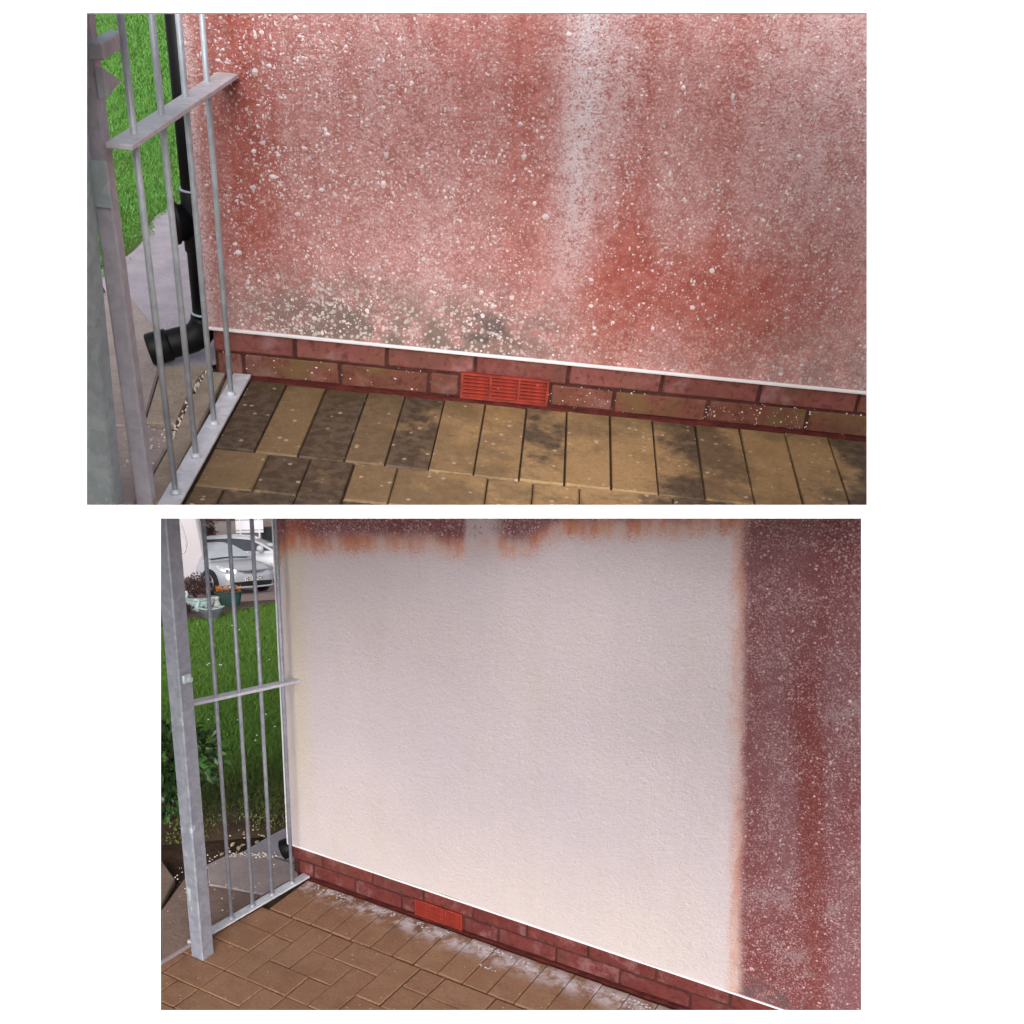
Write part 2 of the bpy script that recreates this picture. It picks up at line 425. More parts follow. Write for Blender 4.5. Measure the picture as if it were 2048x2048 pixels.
MAT = dict(
    wall_a=stained_render(), wall_b=cleaned_render(),
    board=plain("matt_white_board", (.93, .93, .93), .9, var=.005, spec=.1),
    brick_a=brick_mat("red_brick_weathered", (.115, .038, .024), (.185, .064, .042), .22, .8),
    brick_a2=brick_mat("red_brick_upper_course", (.15, .040, .034), (.215, .072, .064), .35, .35),
    brick_b=brick_mat("red_brick_clean", (.10, .018, .016), (.15, .033, .029), .25),
    mortar=ground_mat("red_brown_mortar", (.045, .014, .012), (.085, .03, .025), 30, .4),
    ledge=ground_mat("painted_red_footing", (.05, .010, .008), (.12, .022, .018), 18, .6),
    bead=plain("white_plastic_bead", (.82, .80, .83), .4, var=.04),
    grille=plain("red_plastic_grille", (.225, .024, .014), .55, var=.4, scale=34),
    grille_dark=plain("dark_red_grille_back", (.09, .008, .006), .6),
    chip=plain("pale_spar_chip", (.64, .54, .56), .7, var=.22, scale=25),
    chip_b=plain("pale_pink_chip", (.46, .31, .32), .7, var=.3, scale=25),
    paver_a=paver_mat("mossy_buff_paver", (.29, .185, .085), (.345, .225, .11), (.038, .026, .018), .93),
    paver_b=paver_mat("brown_buff_paver", (.25, .125, .07), (.31, .175, .10), (.04, .03, .02), 0, 1),
    joint=ground_mat("dark_joint_sand", (.030, .020, .012), (.07, .045, .03), 40, .6),
    galv=galv_mat("galvanised_steel", (.42, .46, .52), (.54, .58, .63)),
    galv_l=galv_mat("bright_galvanised_steel", (.42, .49, .52), (.55, .62, .65), .7),
    galv_m=galv_mat("mauve_grey_galvanised_steel", (.45, .43, .49), (.55, .53, .59), .2),
    galv_d=galv_mat("dull_galvanised_post", (.23, .245, .295), (.31, .325, .385), .4),
    rail=galv_mat("pale_galvanised_flat", (.56, .58, .65), (.70, .71, .78), .2),
    black=plain("black_plastic_pipe", (.0035, .0035, .005), .5, var=.2, spec=.22),
    grey_band=plain("pale_pipe_seal", (.30, .33, .38), .4),
    tarmac=ground_mat("lilac_grey_path", (.29, .265, .31), (.38, .345, .395), 14, .3, .2, (.48, .45, .5)),
    slab_brown=ground_mat("buff_concrete_slab", (.25, .20, .155), (.37, .31, .26), 12, .5, .3, (.62, .57, .53)),
    slab_grey=ground_mat("grey_concrete_slab", (.26, .215, .205), (.35, .295, .29), 9, .4, .18, (.55, .5, .5)),
    slab_b=ground_mat("pinkish_grey_slab", (.30, .245, .245), (.40, .335, .335), 9, .35, .3, (.62, .57, .58)),
    slab_b2=ground_mat("brown_grey_slab", (.185, .125, .10), (.26, .185, .155), 9, .4, .3, (.55, .5, .47)),
    soil=ground_mat("damp_soil", (.045, .025, .017), (.105, .062, .042), 12, .9, .35, (.22, .15, .11)),
    turf=turf_mat(),
    grass_a=grass_mat("bright_lawn_blades", (.065, .185, .030), (.11, .28, .05), (.17, .29, .085)),
    grass_b=grass_mat("lawn_blades", (.085, .195, .024), (.145, .28, .040), (.185, .265, .06), True),
    leaf=plain("dark_green_leaf", (.030, .075, .018), .4, var=.7, scale=9),
    leaf_l=plain("light_green_leaf", (.11, .19, .05), .4, var=.5, scale=9),
    twig=plain("brown_twig", (.05, .03, .02), .8),
    red_shrub=plain("russet_leaf", (.085, .045, .042), .7, var=.6, scale=6),
    silver=plain("silver_car_paint", (.52, .54, .59), .22, .35, var=.02, scale=3),
    white_paint=plain("white_car_paint", (.60, .62, .66), .25, var=.02, scale=3),
    van=plain("white_van_paint", (.44, .405, .43), .35, var=.03, scale=2),
    glass=plain("car_glass_painted_reflection", (.48, .51, .56), .08, .0, var=.1, scale=3, spec=.8),  # whitish reflection put into the glass colour itself
    glass_d=plain("dark_car_glass", (.045, .05, .065), .08, var=.2, scale=3, spec=.8),
    tyre=plain("black_rubber", (.012, .011, .012), .75),
    rim=plain("alloy_rim", (.36, .34, .38), .35, .6),
    lamp=plain("clear_headlamp", (.62, .64, .66), .12, .3, var=.3, scale=18),
    trim=plain("black_trim", (.010, .010, .012), .5),
    plate=plain("white_plate", (.80, .79, .77), .5, var=.02),
    ink=plain("black_lettering", (.012, .012, .014), .6),
    pot_dark=plain("dark_green_pot", (.006, .045, .036), .45, var=.25, scale=4),
    pot_pale=plain("pale_mint_pot", (.40, .53, .52), .5, var=.18, scale=6),
    pot_grey=plain("grey_trough", (.10, .10, .12), .6, var=.2),
    orange=plain("orange_petal", (.55, .20, .045), .6, var=.35, scale=9),
    yellow=plain("yellow_petal", (.55, .36, .10), .6, var=.35, scale=9),
    pinkp=plain("pink_petal", (.50, .14, .22), .6, var=.3),
    stone_w=plain("weathered_white_ornament", (.42, .44, .43), .8, var=.3, scale=12),
    drive=ground_mat("pinkish_driveway", (.30, .215, .20), (.37, .275, .26), 3, .2),
    house=ground_mat("far_beige_render", (.26, .215, .20), (.31, .262, .25), 2, .2),
    whiteboard=plain("white_sign_face", (.78, .76, .82), .5, var=.02),
    signbar=plain("grey_sign_rail", (.33, .33, .37), .5),
    bark=ground_mat("brown_bark", (.07, .04, .03), (.14, .09, .07), 8, .8),
    pebble=plain("pale_gravel", (.55, .48, .43), .8, var=.3, scale=20),
)

# ------------------------------------------------------------------ white display wall with its two openings
ZB = 1.70
def bp(px, py, z=ZB):
    return ((px - PPX) / FPX * z, -(py - PPY) / FPX * z)
frame_cam = cam.matrix_world.copy()
OPEN = [(173, 1734, 25.5, 1010), (321, 1723, 1036.5, 2021)]
mb = MB()
L, Rr, T, Bm = -420, 2468, -330, 2378
def strip(x0, x1, y0, y1):
    a, b = bp(x0, y0), bp(x1, y1)
    mb.box(a[0], b[0], b[1], a[1], -ZB - .003, -ZB)
strip(L, Rr, T, 25.5)
strip(L, 173, 25.5, 1010); strip(1734, Rr, 25.5, 1010)
strip(L, Rr, 1010, 1036.5)
strip(L, 321, 1036.5, 2021); strip(1723, Rr, 1036.5, 2021)
strip(L, Rr, 2021, Bm)
tag(mb.build("display_wall", MAT['board'], frame=frame_cam), "plain white display wall with two rectangular openings", kind='structure')

# ------------------------------------------------------------------ ground of the lower garden and the hillside lawn
S0, SL = 4.72, math.tan(math.radians(16.6))
CG = Vector((C_B.x, C_B.y, 0))
def hill_z(t): return -max(0.0, min(t, 16) - S0) * .3278 - max(0.0, t - 16) * .2493
def hill(t, l, dz=0.0):
    p = CG + h * t + fx * l
    return (p.x, p.y, hill_z(t) + dz)
mb = MB(); ts = [-12, 0, 3, 4, S0, 6, 8, 12, 16, 18, 24, 27, 40, 90, 160]
ls = [-90, -30, -10, -4, 0, 4, 10, 30, 90]
for i, t in enumerate(ts):
    for l in ls: mb.v.append(hill(t, l, -.05 - max(0, t - 26) * .02))
n = len(ls)
for i in range(len(ts) - 1):
    for j in range(n - 1): mb.f.append((i * n + j, i * n + j + 1, (i + 1) * n + j + 1, (i + 1) * n + j))
tag(mb.build("ground", MAT['soil'], frame=M_I), "brown earth hillside under the gardens", kind='structure')

mb = MB(); nt, nl = 60, 24
for i in range(nt):
    t = 4.55 + (27.2 - 4.55) * (i / (nt - 1)) ** 1.6
    for j in range(nl):
        l = -3.2 + 5.2 * j / (nl - 1)
        wob = .03 * mnoise.noise(Vector((t * 2, l * 2, 0)))
        p = hill(t, l, -.022 + wob * min(1, (t - 4.4) * .4)); mb.v.append(p)
for i in range(nt - 1):
    for j in range(nl - 1): mb.f.append((i * nl + j, i * nl + j + 1, (i + 1) * nl + j + 1, (i + 1) * nl + j))
tag(mb.build("lawn_bed", MAT['turf'], frame=M_I, smooth=True), "green turf of the sloping lawn", kind='structure')

def blades(name, pts, hts, wids, mat, frame, label, lean=1.1, seed=3):
    r = np.random.default_rng(seed); n = len(pts); P = np.array(pts)
    a = r.uniform(0, 2 * np.pi, n); d = np.stack([np.cos(a), np.sin(a), np.zeros(n)], 1)
    b = r.uniform(0, 2 * np.pi, n); L = np.stack([np.cos(b), np.sin(b), np.zeros(n)], 1) * (lean * r.uniform(.2, 1, n) * hts)[:, None]
    up = np.zeros((n, 3)); up[:, 2] = 1
    w = (wids / 2)[:, None] * d
    v = np.stack([P - w, P + w, P + up * (hts * .6)[:, None] + L * .45 + w * .7, P + up * (hts * .6)[:, None] + L * .45 - w * .7, P + up * hts[:, None] + L], 1).reshape(-1, 3)
    idx = (np.arange(n) * 5)[:, None]
    quads = (idx + np.array([0, 1, 2, 3])); tris = (idx + np.array([3, 2, 4]))
    me = bpy.data.meshes.new(name); me.vertices.add(len(v)); me.vertices.foreach_set("co", v.ravel().astype(np.float32))
    me.loops.add(n * 7); me.polygons.add(n * 2)
    lv = np.concatenate([quads, tris], 1).ravel()
    me.loops.foreach_set("vertex_index", lv.astype(np.int32))
    st = np.stack([np.arange(n) * 7, np.arange(n) * 7 + 4], 1).ravel(); me.polygons.foreach_set("loop_start", st.astype(np.int32))
    me.update(calc_edges=True); me.validate()
    return tag(link(name, me, mat, frame=frame), label, "grass", kind='stuff')

rn = np.random.default_rng(11)
pts, hs, ws = [], [], []
while len(pts) < 120000:
    t = 4.55 + (26.4 - 4.55) * rn.random() ** 1.9
    l = (rn.uniform(140, 640) - 440) / FPX * t * 1.06 - .1
    if t < 6.0 and rn.random() > (t - 4.5) / 1.5 + .55 * (mnoise.noise(Vector((t * 3, l * 3, 1))) ): continue
    p = hill(t, l); k = (t / 5) ** .62
    if p[0] > -.04 and p[1] > -.05 and p[0] < 3 and p[1] < .5: continue
    if t > 22.3 + 2.0 * (l + 1.1) + rn.normal(0, .12): continue
    pts.append((p[0], p[1], p[2] - .02)); hs.append(.024 * k * min(1, .35 + (t - 4.55) * .5) * rn.uniform(.6, 1.5)); ws.append(.0055 * k * rn.uniform(.7, 1.5))
blades("lawn_grass", pts, np.array(hs), np.array(ws), MAT['grass_b'], M_I, "short green grass of the sloping lawn behind the fence")

# ------------------------------------------------------------------ shared builders
def chips(name, n, dens, xr, zr, y, rmin, rmax, mat, parent, seed):
    r = random.Random(seed); mb = MB(); k = 0; tries = 0
    while k < n and tries < n * 60:
        tries += 1
        x, z = r.uniform(*xr), r.uniform(*zr)
        if r.random() > dens(x, z): continue
        k += 1
        rad = rmin + (rmax - rmin) * r.random() ** 3.2
        m = r.choice((5, 6, 7)); a0 = r.random() * 6; ax = r.uniform(.7, 1.35)
        vs = [(x + rad * ax * math.cos(a0 + 6.283 * i / m) * r.uniform(.7, 1.2), y + .0005, z + rad / ax * math.sin(a0 + 6.283 * i / m) * r.uniform(.7, 1.2)) for i in range(m)]
        vs.append((x, y - rad * r.uniform(.15, .38), z)); mb.add(vs, [(i, (i + 1) % m, m) for i in range(m)])
    o = mb.build(name, mat, parent); o["kind"] = "stuff"; return o

def brick_course(parent, xs, z0, z1, mat, seed, gap=.009):
    r = random.Random(seed)
    for a, b in xs:
        mb = MB(); j = lambda k=.0016: r.uniform(-k, k)
        mb.box(a + gap / 2, b - gap / 2, j() + .001, .06, z0 + j(), z1 + j(), .0028)
        mb.v = [(v[0] + j(.0011), v[1] + j(.0011), v[2] + j(.0011)) for v in mb.v]
        mb.build("brick", mat, parent)

def air_brick(parent, x0, x1, z0, z1):
    fr = MB(); y0, y1 = -.008, .02; t = .006
    fr.box(x0, x1, y0, y1, z0, z0 + t); fr.box(x0, x1, y0, y1, z1 - t, z1)
    w = (x1 - x0 - t) / 3
    for i in range(4): fr.box(x0 + i * w, x0 + i * w + t, y0 + .0005, y1, z0 + t, z1 - t)
    fr.box(x0 + t, x1 - t, y1 - .002, y1 + .004, z0 + t, z1 - t)
    f = fr.build("air_brick", MAT['grille'], parent); f["label"] = "bright red plastic air brick with louvres"
    bk = MB(); bk.box(x0 + t, x1 - t, .008, .010, z0 + t, z1 - t); bk.build("grille_back", MAT['grille_dark'], f)
    me = None; ns = 6; hgt = (z1 - z0 - 2 * t) / ns
    for c in range(3):
        for k in range(ns):
            if me is None:
                sb = MB(); sb.add([(0, -.006, 0), (w - t, -.006, 0), (w - t, .006, hgt * .55), (0, .006, hgt * .55), (0, -.006, -.0022), (w - t, -.006, -.0022), (w - t, .006, hgt * .55 - .0022), (0, .006, hgt * .55 - .0022)],
                               [(0, 1, 2, 3), (7, 6, 5, 4), (0, 4, 5, 1), (1, 5, 6, 2), (2, 6, 7, 3), (3, 7, 4, 0)])
                o = sb.build("slat", MAT['grille'], f); me = o.data
            else: o = link("slat", me, None, f)
            o.location = (x0 + t + c * w, 0, z0 + t + k * hgt + .003)

def edges(xs): return list(zip(xs[:-1], xs[1:]))

def house_wall(frame, label, mat, x0, x1, zb, top, outline, chip_specs, low, topc, ab, bm_low, bm_top, seed):
    w = empty("house_wall", (0, 0, 0), frame); tag(w, label, "wall")
    # render slab: finely divided front so that it can be slightly uneven
    nx, nz = 90, 60; mb = MB()
    for i in range(nx + 1):
        for k in range(nz + 1):
            x = x0 + (x1 - x0) * i / nx; zt = top(x); z = zb + (zt - zb) * k / nz
            mb.v.append((x, -.012 + .0022 * mnoise.noise(Vector((x * 9, z * 9, seed))) + .0012 * mnoise.noise(Vector((x * 31, z * 31, seed))), z))
    for i in range(nx):
        for k in range(nz):
            a = i * (nz + 1) + k; mb.f.append((a, a + nz + 1, a + nz + 2, a + 1))
    o = len(mb.v); mb.v += [(x0, .10, zb), (x1, .10, zb), (x1, .10, top(x1)), (x0, .10, top(x0))]
    c00, c10, c11, c01 = 0, nx * (nz + 1), nx * (nz + 1) + nz, nz
    mb.f += [(o, o + 3, o + 2, o + 1), (c00, c01, o + 3, o), (c10, o + 1, o + 2, c11), (c01, c11, o + 2, o + 3), (c00, o, o + 1, c10)]
    mb.build("render", mat, w, smooth=True)
    bd = MB(); bd.box(x0 - .002, x1, -.017, .02, zb - .0042, zb); bd.box(x0 - .002, x1, -.0125, .02, zb - .009, zb - .0042)
    bd.build("drip_bead", MAT['bead'], w)
    cb = MB(); cb.box(x0 - .005, x0, -.0145, .03, zb, top(x0)); cb.build("corner_bead", MAT['bead'], w)
    mo = MB(); mo.box(x0 + .012, x1, .005, .09, -.02, zb - .009); mo.build("mortar", MAT['mortar'], w)
    zc = zb - .009
    brick_course(w, edges(low[0]) if len(low) == 1 else edges(low[0]) + edges(low[1]), .004, zc * .51 - .004, bm_low, seed)
    brick_course(w, edges(topc), zc * .51 + .004, zc - .002, bm_top, seed + 1)
    air_brick(w, *ab)
    r = random.Random(seed + 5); fo = MB(); n = 70
    for i in range(n + 1):
        x = x0 + .025 + (x1 - x0 - .025) * i / n; yy = -.006 - .007 * r.random(); zz = -.003 + .007 * r.random()
        fo.v += [(x, .006, zz + .003), (x, yy, zz), (x, yy - .004, -.012)]
    for i in range(n):
        for q in range(2): fo.f.append((i * 3 + q, i * 3 + q + 1, i * 3 + q + 4, i * 3 + q + 3))
    fo.build("footing", MAT['ledge'], w)
    for s in chip_specs: chips("stone_chip", *s[:3], *s[3:], w, seed + 9 + len(s[0:1]) + int(s[0]))
    return w

# ------------------------------------------------------------------ UPPER GARDEN: stained wall
def cl_noise(x, z, s): return .5 + .5 * mnoise.noise(Vector((x * s, z * s, 3.3)))
def dens_a(x, z):
    g = lambda v, c, w: math.exp(-((v - c) / w) ** 2)
    d = .16 + .42 * g(x, .28, .17) + .30 * g(x, .08, .1) + .25 * g(z, .2, .1) * g(x, .45, .3) + .26 * g(x, .62, .2) * g(z, .25, .3) + .2 * g(x, 1.3, .2) * g(z, .6, .25) + .12 * g(z, .55, .12)
    return min(1, d) * (.35 + 1.1 * max(0, cl_noise(x, z, 11) - .25))
def top_a(x): return .96 + .08 * x
aw = house_wall(M_A, "red-stained pebbledash house wall speckled with white over a low brick plinth", MAT['wall_a'], -.021, 1.72, .130, top_a, None,
    [(9000, dens_a, (-.015, 1.70), (.135, 1.04), -.0125, .0010, .0040, MAT['chip']),
     (330, lambda x, z: dens_a(x, z) * (1.0 if x < .8 else .55), (-.015, 1.70), (.14, 1.04), -.0125, .0035, .0078, MAT['chip'])],
    [[-.006, .062, .308, .535, .614], [.845, 1.008, 1.247, 1.502, 1.76]],
    [-.015, .195, .428, .650, .886, 1.122, 1.369, 1.618, 1.85], (.617, .841, .004, .073), MAT['brick_a'], MAT['brick_a2'], 21)
# pale lichen flakes on the plinth bricks
mbx = random.Random(4)
chips("lichen_fleck", 260, lambda x, z: .25 + .75 * math.exp(-((x - 1.35) / .35) ** 2), (0, 1.72), (.004, .064), .0005, .0010, .0030, MAT['chip'], aw, 77)

def pave_clip(poly, lim):
    return clip_half(poly, Vector(lim[0]), Vector(lim[1])) if lim else poly

def paver(parent, poly, mat, r, zt=0.0, thick=.012, lim=None, gap=.0018, bev=.0035):
    n = len(poly); c = Vector((sum(p[0] for p in poly) / n, sum(p[1] for p in poly) / n))
    q = []
    for i, p in enumerate(poly):
        a = Vector(poly[i - 1]); b = Vector(p); d = Vector(poly[(i + 1) % n])
        e1 = (b - a).normalized(); e2 = (d - b).normalized()
        b2 = b + (Vector((-e1.y, e1.x)) + Vector((-e2.y, e2.x))) * gap
        q.append((b2.x + r.uniform(-.0012, .0012), b2.y + r.uniform(-.0012, .0012)))
    q = pave_clip(q, lim)
    if len(q) < 3: return
    mb = MB(); z = zt + r.uniform(-.0018, .0012); mb.prism(q, z - thick, z, bev)
    return mb.build("paver", mat, parent)

LIM_A = ((-.105, -.704), (-.1903, .9817))                       # front edge of the upper garden's slab
apv = tag(empty("block_paving", (0, 0, 0), M_A), "mossy buff block paving along the stained wall", kind='structure')
bed = MB(); bed.prism(clip_half([(.02, .0), (.02, -.85), (1.9, -.85), (1.9, .0)], Vector(LIM_A[0]), Vector(LIM_A[1])), -.014, -.0085)
bed.build("joint_sand", MAT['joint'], apv)
r = random.Random(5)
def ya(x, row):                                                 # joint lines run nearly parallel with the wall
    return {0: -.014, 1: -.384 - .017 * x, 2: -.563 - .004 * x, 3: -.735 - .004 * x, 4: -.90}[row]
hx = [.083, .175, .276, .383, .478, .579, .683, .788, .893, 1.002, 1.111, 1.221, 1.335, 1.450, 1.561, 1.672, 1.78]
for a, b in edges(hx):
    paver(apv, [(a, ya(a, 1)), (b, ya(b, 1)), (b, ya(b, 0)), (a, ya(a, 0))], MAT['paver_a'], r, lim=LIM_A)
def row(xs, r0, r1, rr):
    for a, b in edges(xs):
        paver(apv, [(a, ya(a, r1)), (b, ya(b, r1)), (b, ya(b, r0)), (a, ya(a, r0))], MAT['paver_a'], rr, lim=LIM_A)
row([.083, .210], 1, 2, r); row([.210, .308], 1, 2, r)
row([.308, .408], 1, 3, r); row([.408, .508, .717], 1, 2, r)
row([.717, .822], 1, 3, r); row([.822, .930, 1.146], 1, 2, r); row([1.146, 1.365, 1.47, 1.69, 1.80], 1, 2, r)
row([.083, .150, .308], 2, 3, r); row([.408, .615, .717], 2, 3, r); row([.822, 1.04, 1.146], 2, 3, r)

# path, slabs and lawn beyond the upper fence
def slab(name, poly, mat, frame_parent, z0, z1, bev=.004):
    mb = MB(); mb.prism(poly, z0, z1, bev); return mb.build(name, mat, frame_parent)
apath = tag(empty("path", (0, 0, 0), M_A), "lilac grey path and broken slabs left of the stained wall", kind='structure')
ar = MB()
ar.add([(-.515, .60, -.004), (-.30, .20, -.004), (-.155, .012, -.004), (-.03, .062, -.004), (.0, .12, -.004), (.3, .5, -.004), (.3, 1.9, -.004), (-.48, 1.32, -.004), (-.515, 1.1, -.004)], [tuple(range(9))])
ar.build("tarmac", MAT['tarmac'], apath)
slab("slab", [(-.152, .008), (-.102, -.300), (-.034, -.292), (-.043, -.162), (-.046, -.020), (-.036, .052)], MAT['slab_brown'], apath, -.02, .002)
slab("slab", [(-.23, .24), (-.40, .50), (-.55, .40), (-.50, -.1), (-.40, -.335), (-.228, -.342), (-.106, -.305), (-.158, .008), (-.17, .05)], MAT['slab_grey'], apath, -.022, -.002)
slab("slab", [(-.45, -.70), (-.16, -.70), (-.018, -.66), (-.020, -.49), (-.024, -.32), (-.100, -.312), (-.228, -.352), (-.42, -.345)], MAT['slab_grey'], apath, -.022, -.001)
slab("edging_stone", [(-.033, .004), (.014, .006), (.027, -.32), (.032, -.53), (.036, -.66), (-.006, -.66), (-.014, -.40), (-.026, -.21)], MAT['slab_brown'], apath, -.02, .006)
slab("edging_stone", [(.020, -.004), (.040, -.004), (.044, -.66), (.040, -.66), (.036, -.36), (.031, -.18)], MAT['slab_brown'], apath, -.02, -.001)
gs = MB(); g2 = random.Random(8)
for i in range(240):
    u = g2.random(); bx = -.038 + .02 * u; by = .05 - .40 * u
    if g2.random() < .35: bx, by = -.075 + g2.gauss(0, .03), -.40 + g2.gauss(0, .06)
    bx += g2.gauss(0, .007); by += g2.gauss(0, .02); q = g2.uniform(.0015, .0055)
    m = 5; a0 = g2.random() * 6
    gs.add([(bx + q * math.cos(a0 + 1.257 * k), by + q * math.sin(a0 + 1.257 * k), -.003) for k in range(m)] + [(bx, by, q * .8)], [(k, (k + 1) % m, m) for k in range(m)])
o = gs.build("gravel", MAT['pebble'], apath); o["kind"] = "stuff"
so = MB(); so.prism([(-2.6, -.715), (-.16, -.715), (.04, -.68), (.04, .10), (.5, .5), (.5, 6.5), (-2.6, 6.5)], -.026, -.014)
so.build("soil", MAT['soil'], apath)
lw = MB(); nx, ny = 16, 40
for i in range(nx + 1):
    for j in range(ny + 1):
        y = .62 + 5.4 * (j / ny) ** 1.3
        xr_ = -.492 + .02 * math.sin(y * 9) if y < 1.30 else -.492 + min(.75, (y - 1.30) * 1.6)
        x = -2.5 + (xr_ + 2.5) * i / nx
        lw.v.append((x, y, -.003 + .012 * mnoise.noise(Vector((x * 4, y * 4, 0)))))
for i in range(nx):
    for j in range(ny):
        a = i * (ny + 1) + j; lw.f.append((a, a + ny + 1, a + ny + 2, a + 1))
tag(lw.build("lawn_bed", MAT['turf'], frame=M_A, smooth=True), "turf of the level lawn beyond the path", kind='structure')
pts, hs, ws = [], [], []
while len(pts) < 115000:
    y = .58 + 5.2 * rn.random() ** 1.5
    cx = -.50 - (y - .9) * .30
    x = cx + rn.uniform(-.55, .48) * (.45 + .16 * y)
    xr_ = -.488 if y < 1.30 else -.488 + min(.75, (y - 1.30) * 1.6)
    if x > xr_ + .02 * math.sin(y * 21) + rn.normal(0, .012): continue
    if y < 1.25 and rn.random() > .35 + (y - .6) * 1.1: continue
    k = (.6 + .25 * y)
    pts.append((x, y, -.006)); hs.append(.013 * k * rn.uniform(.6, 1.5)); ws.append(.0029 * k * rn.uniform(.7, 1.5))
blades("lawn_grass", pts, np.array(hs), np.array(ws), MAT['grass_a'], M_A, "bright green lawn behind the black downpipe", seed=5)

# black downpipe at the corner of the stained wall
def downpipe(frame, label, cx, cy, top, cap_z, shoe, k=1.0, rr=.030):
    d = tag(empty("downpipe", (cx, cy, 0), frame), label, "downpipe")
    mb = MB(); mb.tube([(0, 0, .10), (0, 0, top)], rr, 18); mb.build("pipe", MAT['black'], d, smooth=True)
    mb = MB(); mb.tube([(0, 0, cap_z - .085), (0, 0, cap_z - .08), (0, 0, cap_z + .055), (0, 0, cap_z + .06)], [rr, rr * 1.13, rr * 1.13, rr * 1.02], 18)
    ac = mb.build("access_pipe", MAT['black'], d, smooth=True)
    ax = Vector((-.86, -.5, 0)).normalized()
    mb = MB(); mb.tube([ax * .015, ax * (rr + .012), ax * (rr + .016), ax * (rr + .024), ax * (rr + .027)], [.034, .034, .040, .040, .033], 18)
    mb.v = [(v[0], v[1], v[2] * 1.25 + cap_z - .012) for v in mb.v]
    mb.build("access_cap", MAT['black'], ac, smooth=True)
    for z in (cap_z + .062, .128 * k):
        mb = MB(); mb.tube([(0, 0, z), (0, 0, z + .004)], rr * 1.16, 20); mb.build("seal_ring", MAT['grey_band'], d, smooth=True)
    mb = MB(); a = Vector((0, 0, .118 * k)); pth = [a]
    tgt = Vector(shoe)
    for i in range(1, 9):
        f = i / 8; th = f * math.pi / 2
        pth.append(Vector((tgt.x * .42 * (1 - math.cos(th)), tgt.y * .42 * (1 - math.cos(th)), .118 * k - (.118 * k - tgt.z - .02) * math.sin(th))))
    pth.append(Vector((tgt.x, tgt.y, tgt.z)))
    mb.tube(pth, [rr * 1.2] * len(pth), 18); mb.build("shoe", MAT['black'], d, smooth=True)
    mb = MB(); e = (tgt - pth[-2]).normalized(); mb.tube([tgt - e * .055, tgt - e * .05, tgt - e * .002, tgt + e * .002], [rr * 1.22, rr * 1.36, rr * 1.36, rr * 1.2], 18)
    mb.build("socket", MAT['black'], d, smooth=True)
    return d
downpipe(M_A, "tall black plastic downpipe at the left edge of the red-stained wall", -.048, .075, 1.0, .365, (-.135, -.055, .038))

# galvanised fence panel by the stained wall
fa = tag(empty("fence_panel", (.06, -.33, 0), M_A), "galvanised bar fence panel with latch post beside the red-stained wall", "fence")
def inl(mb, name, mat, root, loc, smooth=False):
    mb.v = [(v[0] - loc[0], v[1] - loc[1], v[2] - loc[2]) for v in mb.v]; return mb.build(name, mat, root, smooth=smooth)
la = (.06, -.33, 0)
for y in (-.128, -.292, -.455, -.621):
    mb = MB(); mb.tube([(.060, y, .012), (.060, y, 1.0)], .0064, 12)
    mb.tube([(.060, y, .010), (.060, y, .014), (.060, y, .020)], [.012, .011, .0065], 10)
    inl(mb, "bar", MAT['galv'], fa, la, True)
mb = MB(); mb.tube([(.060, -.785, .012), (.060, -.785, .30)], .0064, 12)
mb = MB(); mb.box(.036, .081, -.70, -.003, .003, .010, .001); mb.box(.0365, .0405, -.70, -.003, -.012, .003); inl(mb, "base_rail", MAT['rail'], fa, la)
mb = MB(); M = Matrix.Translation((.068, -.33, .712)) @ Matrix.Rotation(math.radians(-1.8), 4, 'X') @ Matrix.Rotation(math.radians(-1.5), 4, 'Z')
mb.obox(M, -.023, .023, -.37, .312, -.0045, .0045, .001); inl(mb, "mid_rail", MAT['rail'], fa, la)
mb = MB(); mb.box(-.012, .022, -.668, -.632, -.02, 1.0, .004); inl(mb, "post", MAT['galv_m'], fa, la)
mb = MB(); mb.box(.016, .040, -.672, -.562, .848, .874, .002); inl(mb, "latch_plate", MAT['galv'], fa, la)
mb = MB(); mb.add([(.024, -.672, .838), (.024, -.585, .800), (.024, -.672, .790), (.036, -.672, .838), (.036, -.585, .800), (.036, -.672, .790)], [(0, 1, 2), (5, 4, 3), (0, 3, 4, 1), (1, 4, 5, 2), (2, 5, 3, 0)]); inl(mb, "gusset", MAT['galv'], fa, la)

# the gate leaf left of the latch post: stile, hinge sleeve and knuckle
ga = tag(empty("gate", (-.075, -.70, 0), M_A), "pale spotted steel gate stile left of the latch post, upper scene", "gate")
lg = (-.075, -.70, 0)
mb = MB(); mb.box(-.118, -.036, -.728, -.672, .012, 1.0, .004); mb.v = [(v[0] + .048 * v[2], v[1], v[2]) for v in mb.v]; inl(mb, "stile", MAT['galv_l'], ga, lg)
mb = MB(); mb.box(-.10, .023, -.6765, -.6695, .610, .690, .002); mb.box(-.10, -.006, -.734, -.6775, .600, .675, .004); inl(mb, "hinge_sleeve", MAT['galv_l'], ga, lg)
mb = MB(); mb.tube([(-.05, -.735, .60), (-.05, -.735, .72)], .012, 12); inl(mb, "hinge_pin", MAT['galv_l'], ga, lg, True)
mb = MB(); mb.tube([(-.040, -.712, .80), (-.040, -.712, .885)], .026, 16); inl(mb, "latch_barrel", MAT['galv_l'], ga, lg, True)

